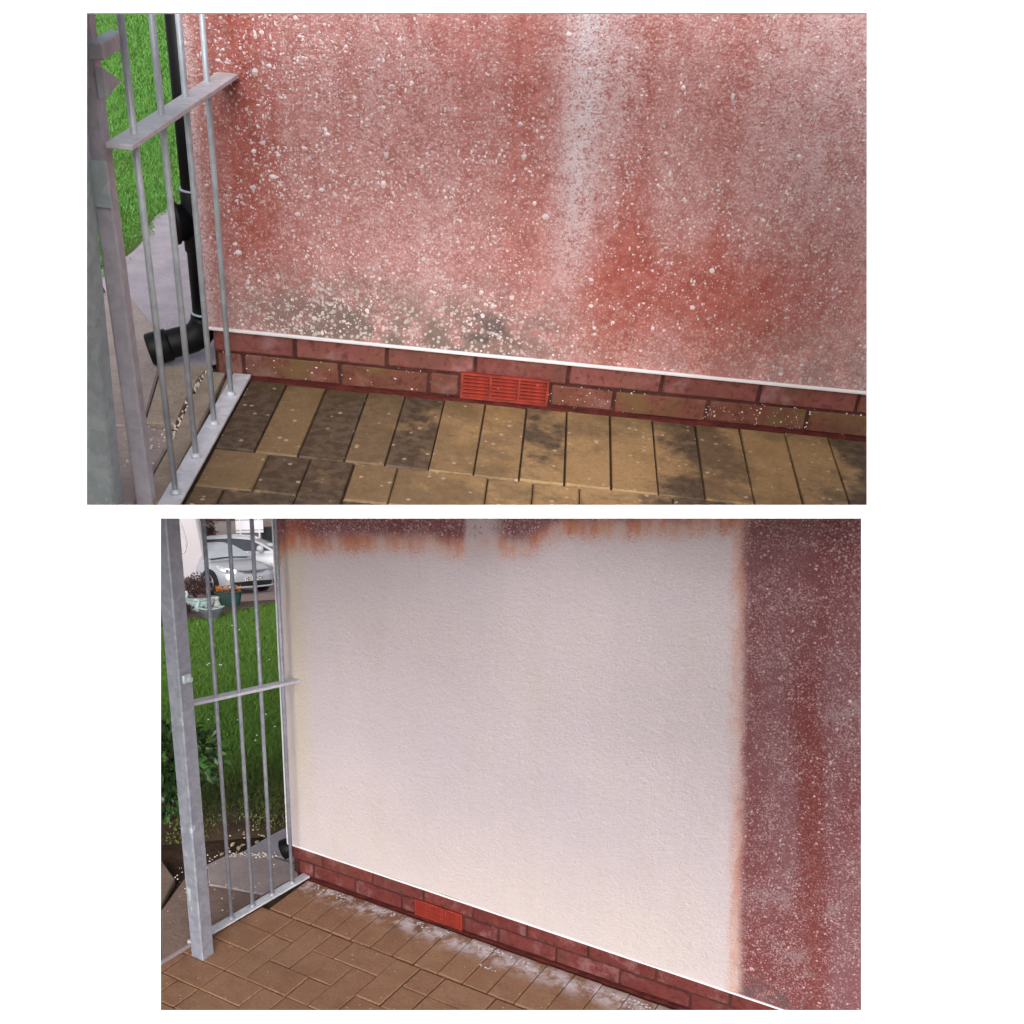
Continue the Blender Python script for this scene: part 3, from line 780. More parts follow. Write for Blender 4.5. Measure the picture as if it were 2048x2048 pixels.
# ------------------------------------------------------------------ LOWER GARDEN: cleaned wall
def dens_b(x, z):
    ex = x - (1.857 - .108 * z); ez = z - (.160 * x + 1.357) - (.05 if x > 1.05 else 0) - .06
    if ex > .02: return min(1, .2 + ex * 1.2) * (.3 + 1.2 * max(0, cl_noise(x, z, 8) - .25))
    if ez > 0: return .9
    return 0
def top_b(x): return 1.66 + .19 * max(x, 0)
bw = house_wall(M_I, "cleaned cream house wall bordered by dirty red render over a low brick plinth", MAT['wall_b'], -.036, 2.45, .140, top_b, None,
    [(5200, dens_b, (-.03, 2.42), (.15, 2.05), -.0125, .0014, .0048, MAT['chip_b']),
     (320, dens_b, (-.03, 2.42), (.15, 2.05), -.0125, .004, .0085, MAT['chip_b'])],
    [[.003, .075, .281, .500, .562], [.781, .931, 1.171, 1.423, 1.688, 1.955, 2.2, 2.44]],
    [-.028, .124, .365, .599, .819, 1.048, 1.296, 1.556, 1.825, 2.09, 2.35], (.566, .777, .004, .074), MAT['brick_b'], MAT['brick_b'], 43)

bpv = tag(empty("block_paving", (0, 0, 0), M_I), "brown buff block paving before the cleaned wall", kind='structure')
bed = MB(); bed.add([(-.09, -1.7, -.010), (2.6, -1.7, -.010), (2.6, .0, -.010), (.03, .0, -.010), (-.03, -.58, -.010)], [(0, 1, 2, 3, 4)]); bed.build("joint_sand", MAT['joint'], bpv)
r = random.Random(9)
hb = [.060, .167, .264, .36, .45, .54, .637, .730, .834, .940, 1.042, 1.150, 1.262, 1.37, 1.475, 1.585, 1.69, 1.8, 1.9, 2.0]
def yb(x, k): return -(.016, .262, .384, .515, .646, .772, .893, 1.02, 1.145, 1.27, 1.40)[k] - (.022 if k else .004) * x
for a, b in edges(hb):
    paver(bpv, [(a, yb(a, 1) + .004), (b, yb(b, 1) + .004), (b, yb(b, 0)), (a, yb(a, 0))], MAT['paver_b'], r, thick=.05)
gx = [-.085, .012, .089, .187, .280, .372, .466, .562, .664, .768, .873, .980, 1.085, 1.190, 1.295, 1.40, 1.505, 1.61, 1.715]
NC, NR = len(gx) - 1, 10
taken = {}
def put(c0, c1, r0, r1):
    for c in range(c0, c1 + 1):
        for q in range(r0, r1 + 1): taken[(c, q)] = True
    a, b = gx[c0], gx[c1 + 1]
    sk = lambda x, k: x - .004 * (k - 1)
    po = [(sk(a, r1 + 1), yb(a, r1 + 1)), (sk(b, r1 + 1), yb(b, r1 + 1)), (sk(b, r0), yb(b, r0)), (sk(a, r0), yb(a, r0))]
    # stay right of the fence line
    po = clip_half(po, Vector((.058, 0)), Vector((.9921, -.125)).normalized() if False else Vector((.9921, -.1254)))
    if len(po) >= 3: paver(bpv, po, MAT['paver_b'], r, thick=.05)
K = [(1, 2, 1, 1), (3, 3, 1, 1), (4, 4, 1, 2), (5, 5, 1, 1), (6, 7, 1, 1), (8, 8, 1, 2), (9, 9, 1, 1), (10, 11, 1, 1), (1, 2, 2, 2), (3, 3, 2, 3), (5, 6, 2, 2), (7, 7, 2, 3), (1, 2, 3, 3), (4, 5, 3, 3), (6, 6, 3, 3), (1, 2, 4, 4), (3, 4, 4, 4), (5, 5, 4, 5), (6, 7, 4, 4), (8, 9, 3, 3), (2, 2, 5, 5), (3, 4, 5, 5)]
for k in K: put(*k)
for q in range(1, NR):
    for c in range(NC):
        if (c, q) in taken: continue
        ch = r.random(); right = c + 1 < NC and (c + 1, q) not in taken; down = q + 1 < NR and (c, q + 1) not in taken
        if right and ch < .5: put(c, c + 1, q, q)
        elif down and ch < .75: put(c, c, q, q + 1)
        else: put(c, c, q, q)

bpath = tag(empty("path", (0, 0, 0), M_I), "pinkish grey slab path left of the cleaned wall", kind='structure')
slab("slab", [(-.312, .006), (-.175, .060), (-.03, .095), (.2, .35), (.2, .62), (-.288, .292), (-.301, .189)][:7], MAT['tarmac'], bpath, -.03, -.004)
slab("slab", [(-.312, -.004), (-.346, -.032), (-.362, -.137), (-.252, -.252), (-.158, -.226), (-.028, -.196), (-.006, -.060), (.006, .003), (-.034, .052), (-.175, .050)], MAT['slab_b'], bpath, -.03, .000)
slab("slab", [(-.375, -.246), (-.284, -.480), (-.045, -.728), (-.030, -.59), (-.024, -.47), (-.030, -.21), (-.158, -.234), (-.254, -.262), (-.340, -.165)], MAT['slab_b2'], bpath, -.03, -.001)
slab("slab", [(-.40, -.285), (-.56, -.20), (-.70, -.70), (-.30, -1.05), (-.062, -.78), (-.292, -.492)], MAT['slab_b2'], bpath, -.03, -.002)
slab("edging_stone", [(-.052, -.735), (-.037, -.58), (-.002, -.30), (.030, -.02), (.046, -.02), (.010, -.30), (-.022, -.56), (-.035, -.735), (-.06, -.95), (-.08, -.95)][:10], MAT['slab_b'], bpath, -.03, .001)
gs = MB(); g2 = random.Random(18)
for i in range(170):
    t_ = g2.random()
    if t_ < .4:
        u = g2.random(); bx, by = -.346 + .17 * u + g2.gauss(0, .012), -.03 + .085 * u + g2.gauss(0, .010)
    elif t_ < .7: bx, by = g2.uniform(-.45, -.3), g2.uniform(-.30, .25)
    else: bx, by = g2.uniform(-.36, -.03), g2.uniform(-.5, .03)
    q = g2.uniform(.0015, .0055) * (1.4 if t_ < .4 else 1); a0 = g2.random() * 6
    gs.add([(bx + q * math.cos(a0 + 1.257 * k), by + q * math.sin(a0 + 1.257 * k), -.001) for k in range(5)] + [(bx, by, q * .8)], [(k, (k + 1) % 5, 5) for k in range(5)])
o = gs.build("gravel", MAT['pebble'], bpath); o["kind"] = "stuff"
# dried leaves on the soil strip
for i in range(14):
    pass
# soap foam and lime left on the header row by the washing
fm = MB(); g3 = random.Random(31)
for i in range(420):
    x = .1 + 1.7 * g3.random(); y = yb(x, 0) - .010 - .012 * x - abs(g3.gauss(0, .022))
    if mnoise.noise(Vector((x * 7, 2.2, 0))) < -.12 + .5 * abs(y - yb(x, 0)) * 8: continue
    if g3.random() < .05: x, y = .98 + g3.gauss(0, .018), -.155 + g3.gauss(0, .010)
    q = g3.uniform(.0015, .0055)
    fm.add([(x + q * math.cos(1.047 * k) * g3.uniform(.7, 1.2), y + q * math.sin(1.047 * k) * g3.uniform(.6, 1.1), .0008) for k in range(6)] + [(x, y, .0012 + q * .22)], [(k, (k + 1) % 6, 6) for k in range(6)])
tag(fm.build("soap_foam", plain("soap_foam", (.66, .62, .68), .6, var=.1), frame=M_I), "white soapy foam left along the foot of the cleaned wall", "foam", kind='stuff')

downpipe(M_I, "black downpipe shoe at the foot of the cleaned wall", -.055, .115, 1.6, .362, (-.075, -.055, .040), rr=.031)

# galvanised fence by the cleaned wall
fb = tag(empty("fence_panel", (.02, -.3, 0), M_I), "galvanised bar fence with square post beside the cleaned cream wall", "fence")
lb = (.02, -.3, 0)
def fxb(y): return .045 + .120 * y
for y in (-.085, -.194, -.296, -.402):
    mb = MB(); mb.tube([(fxb(y), y, .014), (fxb(y), y, 1.66)], .0072, 12)
    mb.tube([(fxb(y), y, .012), (fxb(y), y, .016), (fxb(y), y, .024)], [.013, .012, .0075], 10)
    inl(mb, "bar", MAT['galv_d'], fb, lb, True)
ang = math.atan(-.123)
M = Matrix.Translation((fxb(-.30) + .001, -.30, .010)) @ Matrix.Rotation(ang, 4, 'Z')
mb = MB(); mb.obox(M, -.019, .019, -.30, .296, -.004, .004, .001); mb.obox(M, -.0185, -.0145, -.30, .296, -.022, -.004); inl(mb, "base_rail", MAT['rail'], fb, lb)
M = Matrix.Translation((fxb(-.27) + .002, -.27, .905)) @ Matrix.Rotation(ang, 4, 'Z') @ Matrix.Rotation(math.radians(-8.2), 4, 'X')
mb = MB(); mb.obox(M, -.017, .017, -.31, .262, -.0055, .0055, .001); inl(mb, "mid_rail", MAT['rail'], fb, lb)
M = Matrix.Translation((.046, -.616, 0)) @ Matrix.Rotation(math.radians(-4), 4, 'Z')
mb = MB(); mb.obox(M, -.029, .029, -.029, .029, -.01, 1.68, .004); inl(mb, "post", MAT['galv_d'], fb, lb)
mb = MB(); mb.obox(M, .029, .040, -.020, .016, 1.075, 1.105, .004); mb.tube([(.075, -.612, 1.085), (.092, -.612, 1.085)], .009, 10); inl(mb, "latch_keep", MAT['galv_l'], fb, lb)

# dark evergreen bush left of the post
bu = tag(empty("bush", (-.80, .10, 0), M_I), "dark leafy evergreen bush behind the square fence post", "bush")
lr = random.Random(12)
def leaf_mesh(L_, W_):
    mb = MB(); mb.add([(0, 0, 0), (W_ * .5, L_ * .35, .12 * L_), (W_ * .36, L_ * .72, .10 * L_), (0, L_, -.05 * L_), (-W_ * .36, L_ * .72, .10 * L_), (-W_ * .5, L_ * .35, .12 * L_), (0, L_ * .5, 0.0)],
                      [(0, 1, 6), (1, 2, 6), (2, 3, 6), (3, 4, 6), (4, 5, 6), (5, 0, 6)])
    return mb
me_d = None; me_l = None
mass = MB()
for i in range(1500):
    while True:
        u = Vector((lr.uniform(-1, 1), lr.uniform(-1, 1), lr.uniform(-1, 1)))
        if .35 < u.length < 1: break
    k = .75 + .45 * mnoise.noise(u * 2.3)
    p = Vector((u.x * .27 * k, u.y * .27 * k, .24 + u.z * .255 * k))
    Mx = Matrix.Translation(p) @ Vector(u).to_track_quat('Y', 'Z').to_matrix().to_4x4() @ Matrix.Rotation(lr.uniform(-1.2, 1.2), 4, 'X') @ Matrix.Rotation(lr.uniform(-2, 2), 4, 'Y')
    front = u.x > 0 and (u.y < .4)
    if front and u.length > .72 and i % 2 == 0 and i < 800:
        light = lr.random() < .30 and u.z > -.3
        if light:
            if me_l is None: me_l = leaf_mesh(.050, .034).build("leaf", MAT['leaf_l'], bu).data; o = bu.children[-1]
            else: o = link("leaf", me_l, None, bu)
        else:
            if me_d is None: me_d = leaf_mesh(.055, .036).build("leaf", MAT['leaf'], bu).data; o = bu.children[-1]
            else: o = link("leaf", me_d, None, bu)
        o.matrix_local = Mx
    else:
        t_ = leaf_mesh(lr.uniform(.035, .055), lr.uniform(.022, .034)); mass.add([(Mx @ Vector(v))[:] for v in t_.v], t_.f)
o = mass.build("foliage", MAT['leaf'], bu); o["kind"] = "stuff"
tw = MB()
for i in range(12):
    a = lr.uniform(0, 6.28); tw.tube([(0, 0, -.06), (.05 * math.cos(a), .05 * math.sin(a), .12), (.16 * math.cos(a), .16 * math.sin(a), .36)], [.008, .006, .003], 6)
tw.build("stem", MAT['twig'], bu)

# fallen leaves on soil and lawn
lf = leaf_mesh(.030, .018)
lfm = None
for (x, y, z) in [(-.335, .07, .004), (-.352, .045, .004), (-.318, .12, .004), (-.372, .02, .004), (-.30, .16, .004), (-.36, -.06, .004)]:
    if lfm is None: o = lf.build("fallen_leaf", plain("straw_leaf", (.42, .36, .22), .7, var=.3), frame=M_I); lfm = o.data
    else: o = link("fallen_leaf", lfm, None, frame=M_I)
    o.matrix_world = Matrix.Translation((x, y, z - .006)) @ Matrix.Rotation(lr.uniform(0, 6), 4, 'Z') @ Matrix.Rotation(lr.uniform(-.4, .4), 4, 'X')
    tag(o, "small straw-coloured fallen leaf on the soil at the lawn's near edge", "leaf", "fallen leaves at the lawn's near edge")

# ------------------------------------------------------------------ FAR CAR PARK, flower bed and house (hillside frame M_F)
mb = MB(); mb.add([(-14, -6.5, .03), (-1.3, -5.6, .03), (.9, -1.5, .03), (3, -1.0, .03), (3, -.3, .03), (.9, -.65, .03), (-.1, -.9, .03), (-.4, .3, .03), (-14, .3, .03)], [tuple(range(9))])
tag(mb.build("flower_bed", MAT['bark'], frame=M_F), "dark bark flower bed at the far end of the lawn", kind='structure')
mb = MB(); mb.add([(-16, .3, .02), (-.4, .3, .02), (-.1, -.95, .02), (.9, -.7, .02), (14, -.5, .02), (14, 14, .02), (-16, 14, .02)], [tuple(range(7))])
tag(mb.build("driveway", MAT['drive'], frame=M_F), "pinkish driveway where the cars are parked", kind='structure')

def loft(mb, rings, close_ends=True):
    n = len(rings[0]); o = len(mb.v)
    for rg in rings: mb.v += [tuple(p) for p in rg]
    for i in range(len(rings) - 1):
        for k in range(n - 1):
            mb.f.append((o + i * n + k, o + i * n + k + 1, o + (i + 1) * n + k + 1, o + (i + 1) * n + k))
    if close_ends:
        mb.f.append(tuple(o + k for k in range(n))); mb.f.append(tuple(o + (len(rings) - 1) * n + k for k in reversed(range(n))))

def car(label, paint, loc, rz, glass, sx=1.0, sz=1.0, detail=True):
    c = tag(empty("parked_car", loc, M_F, rz), label, "car", "cars parked beyond the lawn")
    # x forward (nose at +2.1), y left, z up
    st = [(2.10, .50, .62, .34), (2.06, .66, .68, .22), (1.96, .76, .74, .17), (1.75, .83, .80, .16), (1.40, .865, .87, .16), (1.0, .875, .94, .17), (.5, .875, .955, .17), (-.6, .875, .965, .17), (-1.4, .87, .965, .18), (-1.85, .83, .95, .22), (-2.08, .70, .88, .32)]
    rings = []
    for x, w, zt, zb in st:
        half = [(w * .90, zb), (w * .985, zb + .12), (w, zb + (zt - zb) * .52), (w * .985, zt - .13), (w * .93, zt - .035), (w * .72, zt), (w * .35, zt + .022)]
        ring = [(x * sx, y, z * sz) for y, z in half] + [(x * sx, 0, (zt + .028) * sz)] + [(x * sx, -y, z * sz) for y, z in reversed(half)]
        rings.append(ring)
    mb = MB(); loft(mb, rings); fix_normals(mb.build("body", paint, c, smooth=True))
    # greenhouse
    gh = [(1.02, .80, .93, .80, .95), (.62, .80, .94, .70, 1.20), (.20, .80, .95, .62, 1.385), (-.25, .80, .96, .62, 1.43), (-.9, .80, .96, .61, 1.41), (-1.45, .78, .96, .58, 1.33), (-1.86, .74, .95, .60, 1.06), (-1.95, .72, .93, .66, .95)]
    rings = []
    for x, wb, zb, wt_, zt in gh:
        half = [(wb, zb - .02), (wb * .99, zb + .02), (wt_ + (wb - wt_) * .12, zb + (zt - zb) * .90), (wt_ * .92, zt), (wt_ * .5, zt + .018)]
        rings.append([(x * sx, y, z * sz) for y, z in half] + [(x * sx, 0, (zt + .024) * sz)] + [(x * sx, -y, z * sz) for y, z in reversed(half)])
    mb = MB(); loft(mb, rings); fix_normals(mb.build("cabin", paint, c, smooth=True))
    mb = MB(); e = .012
    wv = []
    for f in (.06, .35, .7, .95):
        x = 1.02 + (.20 - 1.02) * f; zt = .965 + (1.37 - .965) * (f ** .86); w = (.76 + (.58 - .76) * f)
        wv.append([(x * sx + e * 2, w * q, (zt + .030 - .03 * abs(q) ** 2 + e) * sz) for q in (-1, -.75, -.4, 0, .4, .75, 1)])
    loft(mb, wv, False); mb.build("windscreen", glass[0], c, smooth=True)
    for s in (1, -1):
        mb = MB(); y = lambda f: s * (.80 + (.63 - .80) * f + .008)
        mb.add([(.86 * sx, y(.02), .985 * sz), (.30 * sx, y(.78), 1.30 * sz), (-.22 * sx, y(.90), 1.35 * sz), (-.26 * sx, y(.05), .99 * sz)], [(0, 1, 2, 3)])
        mb.add([(-.34 * sx, y(.05), .99 * sz), (-.30 * sx, y(.90), 1.35 * sz), (-1.0 * sx, y(.88), 1.33 * sz), (-1.5 * sx, y(.55), 1.18 * sz), (-1.62 * sx, y(.08), 1.0 * sz)], [(0, 1, 2, 3, 4)])
        mb.build("side_window", glass[1], c)
        mb = MB(); (detail and s < 0) or mb.tube([(.62 * sx, s * .80, 1.0 * sz), (.60 * sx, s * .90, 1.02 * sz), (.60 * sx, s * 1.02, 1.05 * sz), (.61 * sx, s * 1.10, 1.06 * sz)], [.03, .085, .10, .05], 12)
        mb.v and mb.build("door_mirror", paint, c, smooth=True)
        # headlamp wrapped round the corner
        mb = MB(); mb.add([(2.075 * sx, s * .50, .70 * sz), (2.085 * sx, s * .52, .60 * sz), (2.0 * sx, s * .74, .60 * sz), (1.80 * sx, s * .85, .70 * sz), (1.62 * sx, s * .862, .84 * sz), (1.72 * sx, s * .81, .835 * sz), (1.93 * sx, s * .66, .765 * sz)], [(0, 1, 2, 3, 6), (3, 4, 5, 6)])
        mb.v = [(v[0] + .015, v[1] + s * .012, v[2] + .006) for v in mb.v]; hl = mb.build("headlight", MAT['lamp'], c)
        for (qx, qy, qz, qr) in ((2.06, .62, .665, .045), (1.98, .72, .69, .04)):
            mb = MB(); mb.tube([(qx * sx - .02, s * qy, qz * sz), (qx * sx + .012, s * qy, qz * sz)], qr, 10); mb.build("bulb", MAT['rim'], hl)
        for wx in (1.30, -1.28):
            wh = None
            mb = MB(); mb.tube([(wx * sx, s * .80, .34 * sz), (wx * sx, s * .884, .34 * sz)], .372, 24); mb.v = [(v[0], v[1], max(v[2], .12)) for v in mb.v]; mb.build("wheel_arch", MAT['trim'], c)
            mb = MB(); mb.tube([(wx * sx, s * .74, .31), (wx * sx, s * .885, .31), (wx * sx, s * .90, .31)], [.315, .315, .29], 24); wh = mb.build("tyre", MAT['tyre'], c, smooth=False)
            rm = MB(); rm.tube([(wx * sx, s * .895, .31), (wx * sx, s * .906, .31)], .06, 10)
            for q in range(5):
                a = q * 1.2566 + .3; d_ = Vector((math.cos(a), 0, math.sin(a))); t_ = Vector((-math.sin(a), 0, math.cos(a)))
                ce = Vector((wx * sx, s * .902, .31)); y_ = Vector((0, s * .006, 0))
                rm.add([(ce + d_ * .05 + t_ * .035)[:], (ce + d_ * .05 - t_ * .035)[:], (ce + d_ * .225 - t_ * .022)[:], (ce + d_ * .225 + t_ * .022)[:]] + [(ce + y_ + d_ * .05 + t_ * .03)[:], (ce + y_ + d_ * .05 - t_ * .03)[:], (ce + y_ + d_ * .225 - t_ * .02)[:], (ce + y_ + d_ * .225 + t_ * .02)[:]],
                       [(0, 1, 2, 3), (4, 5, 6, 7), (0, 4, 5, 1), (1, 5, 6, 2), (2, 6, 7, 3), (3, 7, 4, 0)])
            pts_ = [(wx * sx + .225 * math.cos(k * .2618), s * .903, .31 + .225 * math.sin(k * .2618)) for k in range(25)]
            rm.tube(pts_, .014, 6, False); rm.build("rim", MAT['rim'], wh)
    # front face
    def face(name, mat, pts, dx=.02, th=.02, parent=c):
        mb = MB(); n = len(pts); mb.add([((x + dx) * sx, y, z * sz) for x, y, z in pts] + [((x + dx - th) * sx, y, z * sz) for x, y, z in pts],
            [tuple(range(n)), tuple(reversed(range(n, 2 * n)))] + [(i, n + i, n + (i + 1) % n, (i + 1) % n) for i in range(n)]); return mb.build(name, mat, parent)
    face("upper_grille", MAT['trim'], [(2.085, -.46, .685), (2.085, -.30, .625), (2.10, 0, .60), (2.085, .30, .625), (2.085, .46, .685), (2.10, 0, .675)], .012)
    for zz in (.675, .64, .605):
        w = .46 - (.675 - zz) * 2.2; pts_ = [(2.125 * sx, -w, (zz + .012) * sz), (2.135 * sx, -w * .5, (zz - .004) * sz), (2.137 * sx, 0, (zz - .012) * sz), (2.135 * sx, w * .5, (zz - .004) * sz), (2.125 * sx, w, (zz + .012) * sz)]
        mb = MB(); mb.tube(pts_, .010, 6); mb.build("grille_bar", MAT['rim'], c)
    em = MB()
    for (ry, rz_, cz) in ((.075, .050, .655), (.026, .046, .655), (.052, .016, .678)):
        em.tube([((2.15) * sx, ry * math.cos(k * .3927), (cz + rz_ * math.sin(k * .3927)) * sz) for k in range(17)], .008, 6, False)
    em.build("badge", MAT['trim'], c)
    face("lower_intake", MAT['trim'], [(2.06, -.62, .36), (2.06, -.58, .245), (2.08, 0, .235), (2.06, .58, .245), (2.06, .62, .36), (2.08, 0, .37)], .04, .06)
    mb = MB(); mb.tube([(2.03 * sx, -.78, .25 * sz), (2.10 * sx, -.55, .205 * sz), (2.13 * sx, 0, .20 * sz), (2.10 * sx, .55, .205 * sz), (2.03 * sx, .78, .25 * sz)], .026, 8); mb.build("bumper_lip", paint, c, smooth=True)
    pl = face("number_plate", MAT['plate'], [(2.12, -.26, .49), (2.12, -.26, .385), (2.12, .26, .385), (2.12, .26, .49)], .025, .02)
    if detail:
        for k, chx in enumerate("HG11 FCO"):
            if chx == " ": continue
            fc = bpy.data.curves.new("letter_text", 'FONT'); fc.body = chx; fc.size = .112; fc.align_x = 'CENTER'; fc.align_y = 'CENTER'; fc.extrude = .002; fc.offset = .003
            tmp = bpy.data.objects.new("letter_text", fc); col.objects.link(tmp); bpy.context.view_layer.update()
            tme = bpy.data.meshes.new_from_object(tmp.evaluated_get(bpy.context.evaluated_depsgraph_get())); bpy.data.objects.remove(tmp)
            to = link("letter", tme, MAT['ink'], pl)
            to.matrix_local = Matrix.Translation((2.148 * sx, (k - 3.5) * .062, .4375 * sz)) @ Matrix(((0, 0, 1, 0), (1, 0, 0, 0), (0, 1, 0, 0), (0, 0, 0, 1)))
    wp = MB(); wp.tube([(1.03 * sx, .55, 1.0 * sz), (1.0 * sx, 0, 1.035 * sz), (1.04 * sx, -.62, .99 * sz)], .014, 6); wp.build("wiper", MAT['trim'], c)
    return c

SY = 1.0
car("silver hatchback facing the lawn with yellow-free white plate reading HG11 FCO".replace("yellow-free ", ""), MAT['silver'], (-.70, 3.2, .02), math.radians(-55), (MAT['glass'], MAT['glass']), sx=.92, sz=.92).scale = (.95, .95, .95)
car("white car parked side-on behind the silver hatchback", MAT['white_paint'], (.20, 5.6, .02), math.radians(-10), (MAT['glass'], MAT['glass_d']), sz=.97, detail=False).scale = (1.0, 1.0, 1.0)

# white panel van
vn = tag(empty("parked_van", (-.86, 3.2, .02), M_F), "large white panel van parked left of the silver car", "van")
mb = MB()
prof = [(-5.2, .12), (0.0, .05), (.06, .5), (.05, 1.05), (-.06, 1.9), (-.16, 2.35), (-.4, 2.5), (-5.2, 2.5)]
rings = []
for (y, k) in ((-.95, .0), (-.90, .03), (.85, .03), (.92, .0)):
    rings.append([(x - (.06 if k == 0 else 0) * (1 if x > -1 else 0), y, z * (1 if k else .99)) for x, z in prof])
n = len(prof); o = 0
for rg in rings: mb.v += rg
for i in range(3):
    for k in range(n): mb.f.append((i * n + k, i * n + (k + 1) % n, (i + 1) * n + (k + 1) % n, (i + 1) * n + k))
mb.f.append(tuple(reversed(range(n)))); mb.f.append(tuple(range(3 * n, 4 * n)))
fix_normals(mb.build("body", MAT['van'], vn))
mb = MB(); pts_ = [(-1.75, -.957, 1.0), (-.62, -.957, 1.0), (-.42, -.957, 1.08), (-.36, -.957, 1.3), (-.46, -.957, 1.75), (-.56, -.957, 1.98), (-.72, -.957, 2.06), (-1.75, -.957, 2.06)]
mb.tube(pts_, .020, 6); mb.build("panel_groove", plain("van_groove_highlight", (.50, .47, .49), .4), vn, smooth=True)  # light catching the embossed outline is put into its paler paint
mb = MB(); mb.tube([(-.55, -.97, .80), (-.55, -.945, .80)], .035, 10); mb.build("fuel_cap", MAT['trim'], vn)
mb = MB(); mb.box(-5.1, -.08, -.975, -.955, .30, .44, .01); mb.build("rubbing_strip", plain("van_strip", (.30, .29, .31), .6), vn)
for wx in (-.95, -4.2):
    mb = MB(); mb.tube([(wx, -.99, .33), (wx, -.8, .33)], .33, 20); wh = mb.build("tyre", MAT['tyre'], vn)
    mb = MB(); mb.tube([(wx, -1.0, .33), (wx, -.985, .33)], .19, 16); mb.build("rim", MAT['rim'], wh)
mb = MB(); mb.box(-.02, .07, -.5, .5, 1.5, 2.1); 

# planting: russet shrub, darker shrub by the far house, troughs
def shrub(name, loc, rx, ry, rz, n, mat, label, seed, ls=.09):
    s = tag(empty(name, loc, M_F), label, "shrub"); q = random.Random(seed); mb = MB()
    for i in range(n):
        u = Vector((q.gauss(0, 1), q.gauss(0, 1), q.gauss(0, 1))).normalized() * q.random() ** .4
        k = .75 + .5 * mnoise.noise(u * 2 + Vector((seed, 0, 0)))
        p = Vector((u.x * rx * k, u.y * ry * k, rz + u.z * rz * k)); t_ = leaf_mesh(ls * q.uniform(.6, 1.3), ls * .6 * q.uniform(.6, 1.2))
        Mx = Matrix.Translation(p) @ Matrix.Rotation(q.uniform(0, 6.28), 4, 'Z') @ Matrix.Rotation(q.uniform(-1, 1.4), 4, 'X'); mb.add([(Mx @ Vector(v))[:] for v in t_.v], t_.f)
    o = mb.build("foliage", mat, s); o["kind"] = "stuff"
    st_ = MB()
    for i in range(6):
        a = q.uniform(0, 6.28); st_.tube([(0, 0, 0), (rx * .5 * math.cos(a), ry * .5 * math.sin(a), rz * 1.4)], [.02, .006], 5)
    st_.build("stem", MAT['twig'], s); return s
shrub("shrub", (-1.05, .9, .0), .50, .35, .33, 900, MAT['red_shrub'], "russet brown shrub in front of the white van", 3, .08)
shrub("shrub", (-.75, 6.4, .9), .30, .3, .55, 420, MAT['red_shrub'], "tall dark red shrub against the far house behind the silver car", 6, .11)
shrub("shrub", (-1.15, -3.4, .0), .26, .2, .14, 260, MAT['red_shrub'], "low brown plant beside the mint boat planters", 9, .06)

def trough(loc, w, d, hgt, mat, rimmat, label, flowers, fl_label, seed, rz=0.0):
    t = tag(empty("flower_trough", loc, M_F, rz), label, "planter"); mb = MB(); a = .80
    n = 16
    def ring(k, z): return [(math.copysign(abs(math.cos(6.2832 * i / n)) ** .45, math.cos(6.2832 * i / n)) * w / 2 * k, math.copysign(abs(math.sin(6.2832 * i / n)) ** .45, math.sin(6.2832 * i / n)) * d / 2 * k, z) for i in range(n)]
    rr_ = [ring(a, 0), ring(.97, hgt * .9), ring(1.0, hgt), ring(.92, hgt), ring(.90, hgt * .85)]
    for g in rr_: mb.v += g
    for i in range(4):
        for k in range(n): mb.f.append((i * n + k, i * n + (k + 1) % n, (i + 1) * n + (k + 1) % n, (i + 1) * n + k))
    mb.f.append(tuple(range(4 * n, 5 * n))); mb.build("trough", mat, t)
    mb = MB(); pr = ring(1.03, hgt); mb.tube(pr + [pr[0]], .016, 6, False); mb.build("rim", rimmat, t, smooth=True)
    if flowers:
        q = random.Random(seed); f = MB()
        for i in range(150):
            u, v = q.uniform(-.46, .46) * w, q.uniform(-.42, .42) * d; z = hgt + q.random() * .17 * (1 - abs(u / w)) + .01
            t_ = leaf_mesh(q.uniform(.04, .075), q.uniform(.03, .05)); Mx = Matrix.Translation((u, v, z)) @ Matrix.Rotation(q.uniform(0, 6.28), 4, 'Z') @ Matrix.Rotation(q.uniform(-.2, 1.4), 4, 'X'); f.add([(Mx @ Vector(p))[:] for p in t_.v], t_.f)
        o = f.build("flowers", flowers, t); o["kind"] = "stuff"
    return t
trough((-.24, -1.9, .02), .58, .30, .30, MAT['pot_dark'], MAT['pot_dark'], "dark green trough of orange flowers in front of the silver car", MAT['orange'], "", 1)
trough((-1.62, -4.6, .02), .46, .30, .34, MAT['pot_dark'], MAT['pot_dark'], "dark green trough of yellow flowers left of the square fence post", MAT['yellow'], "", 2)

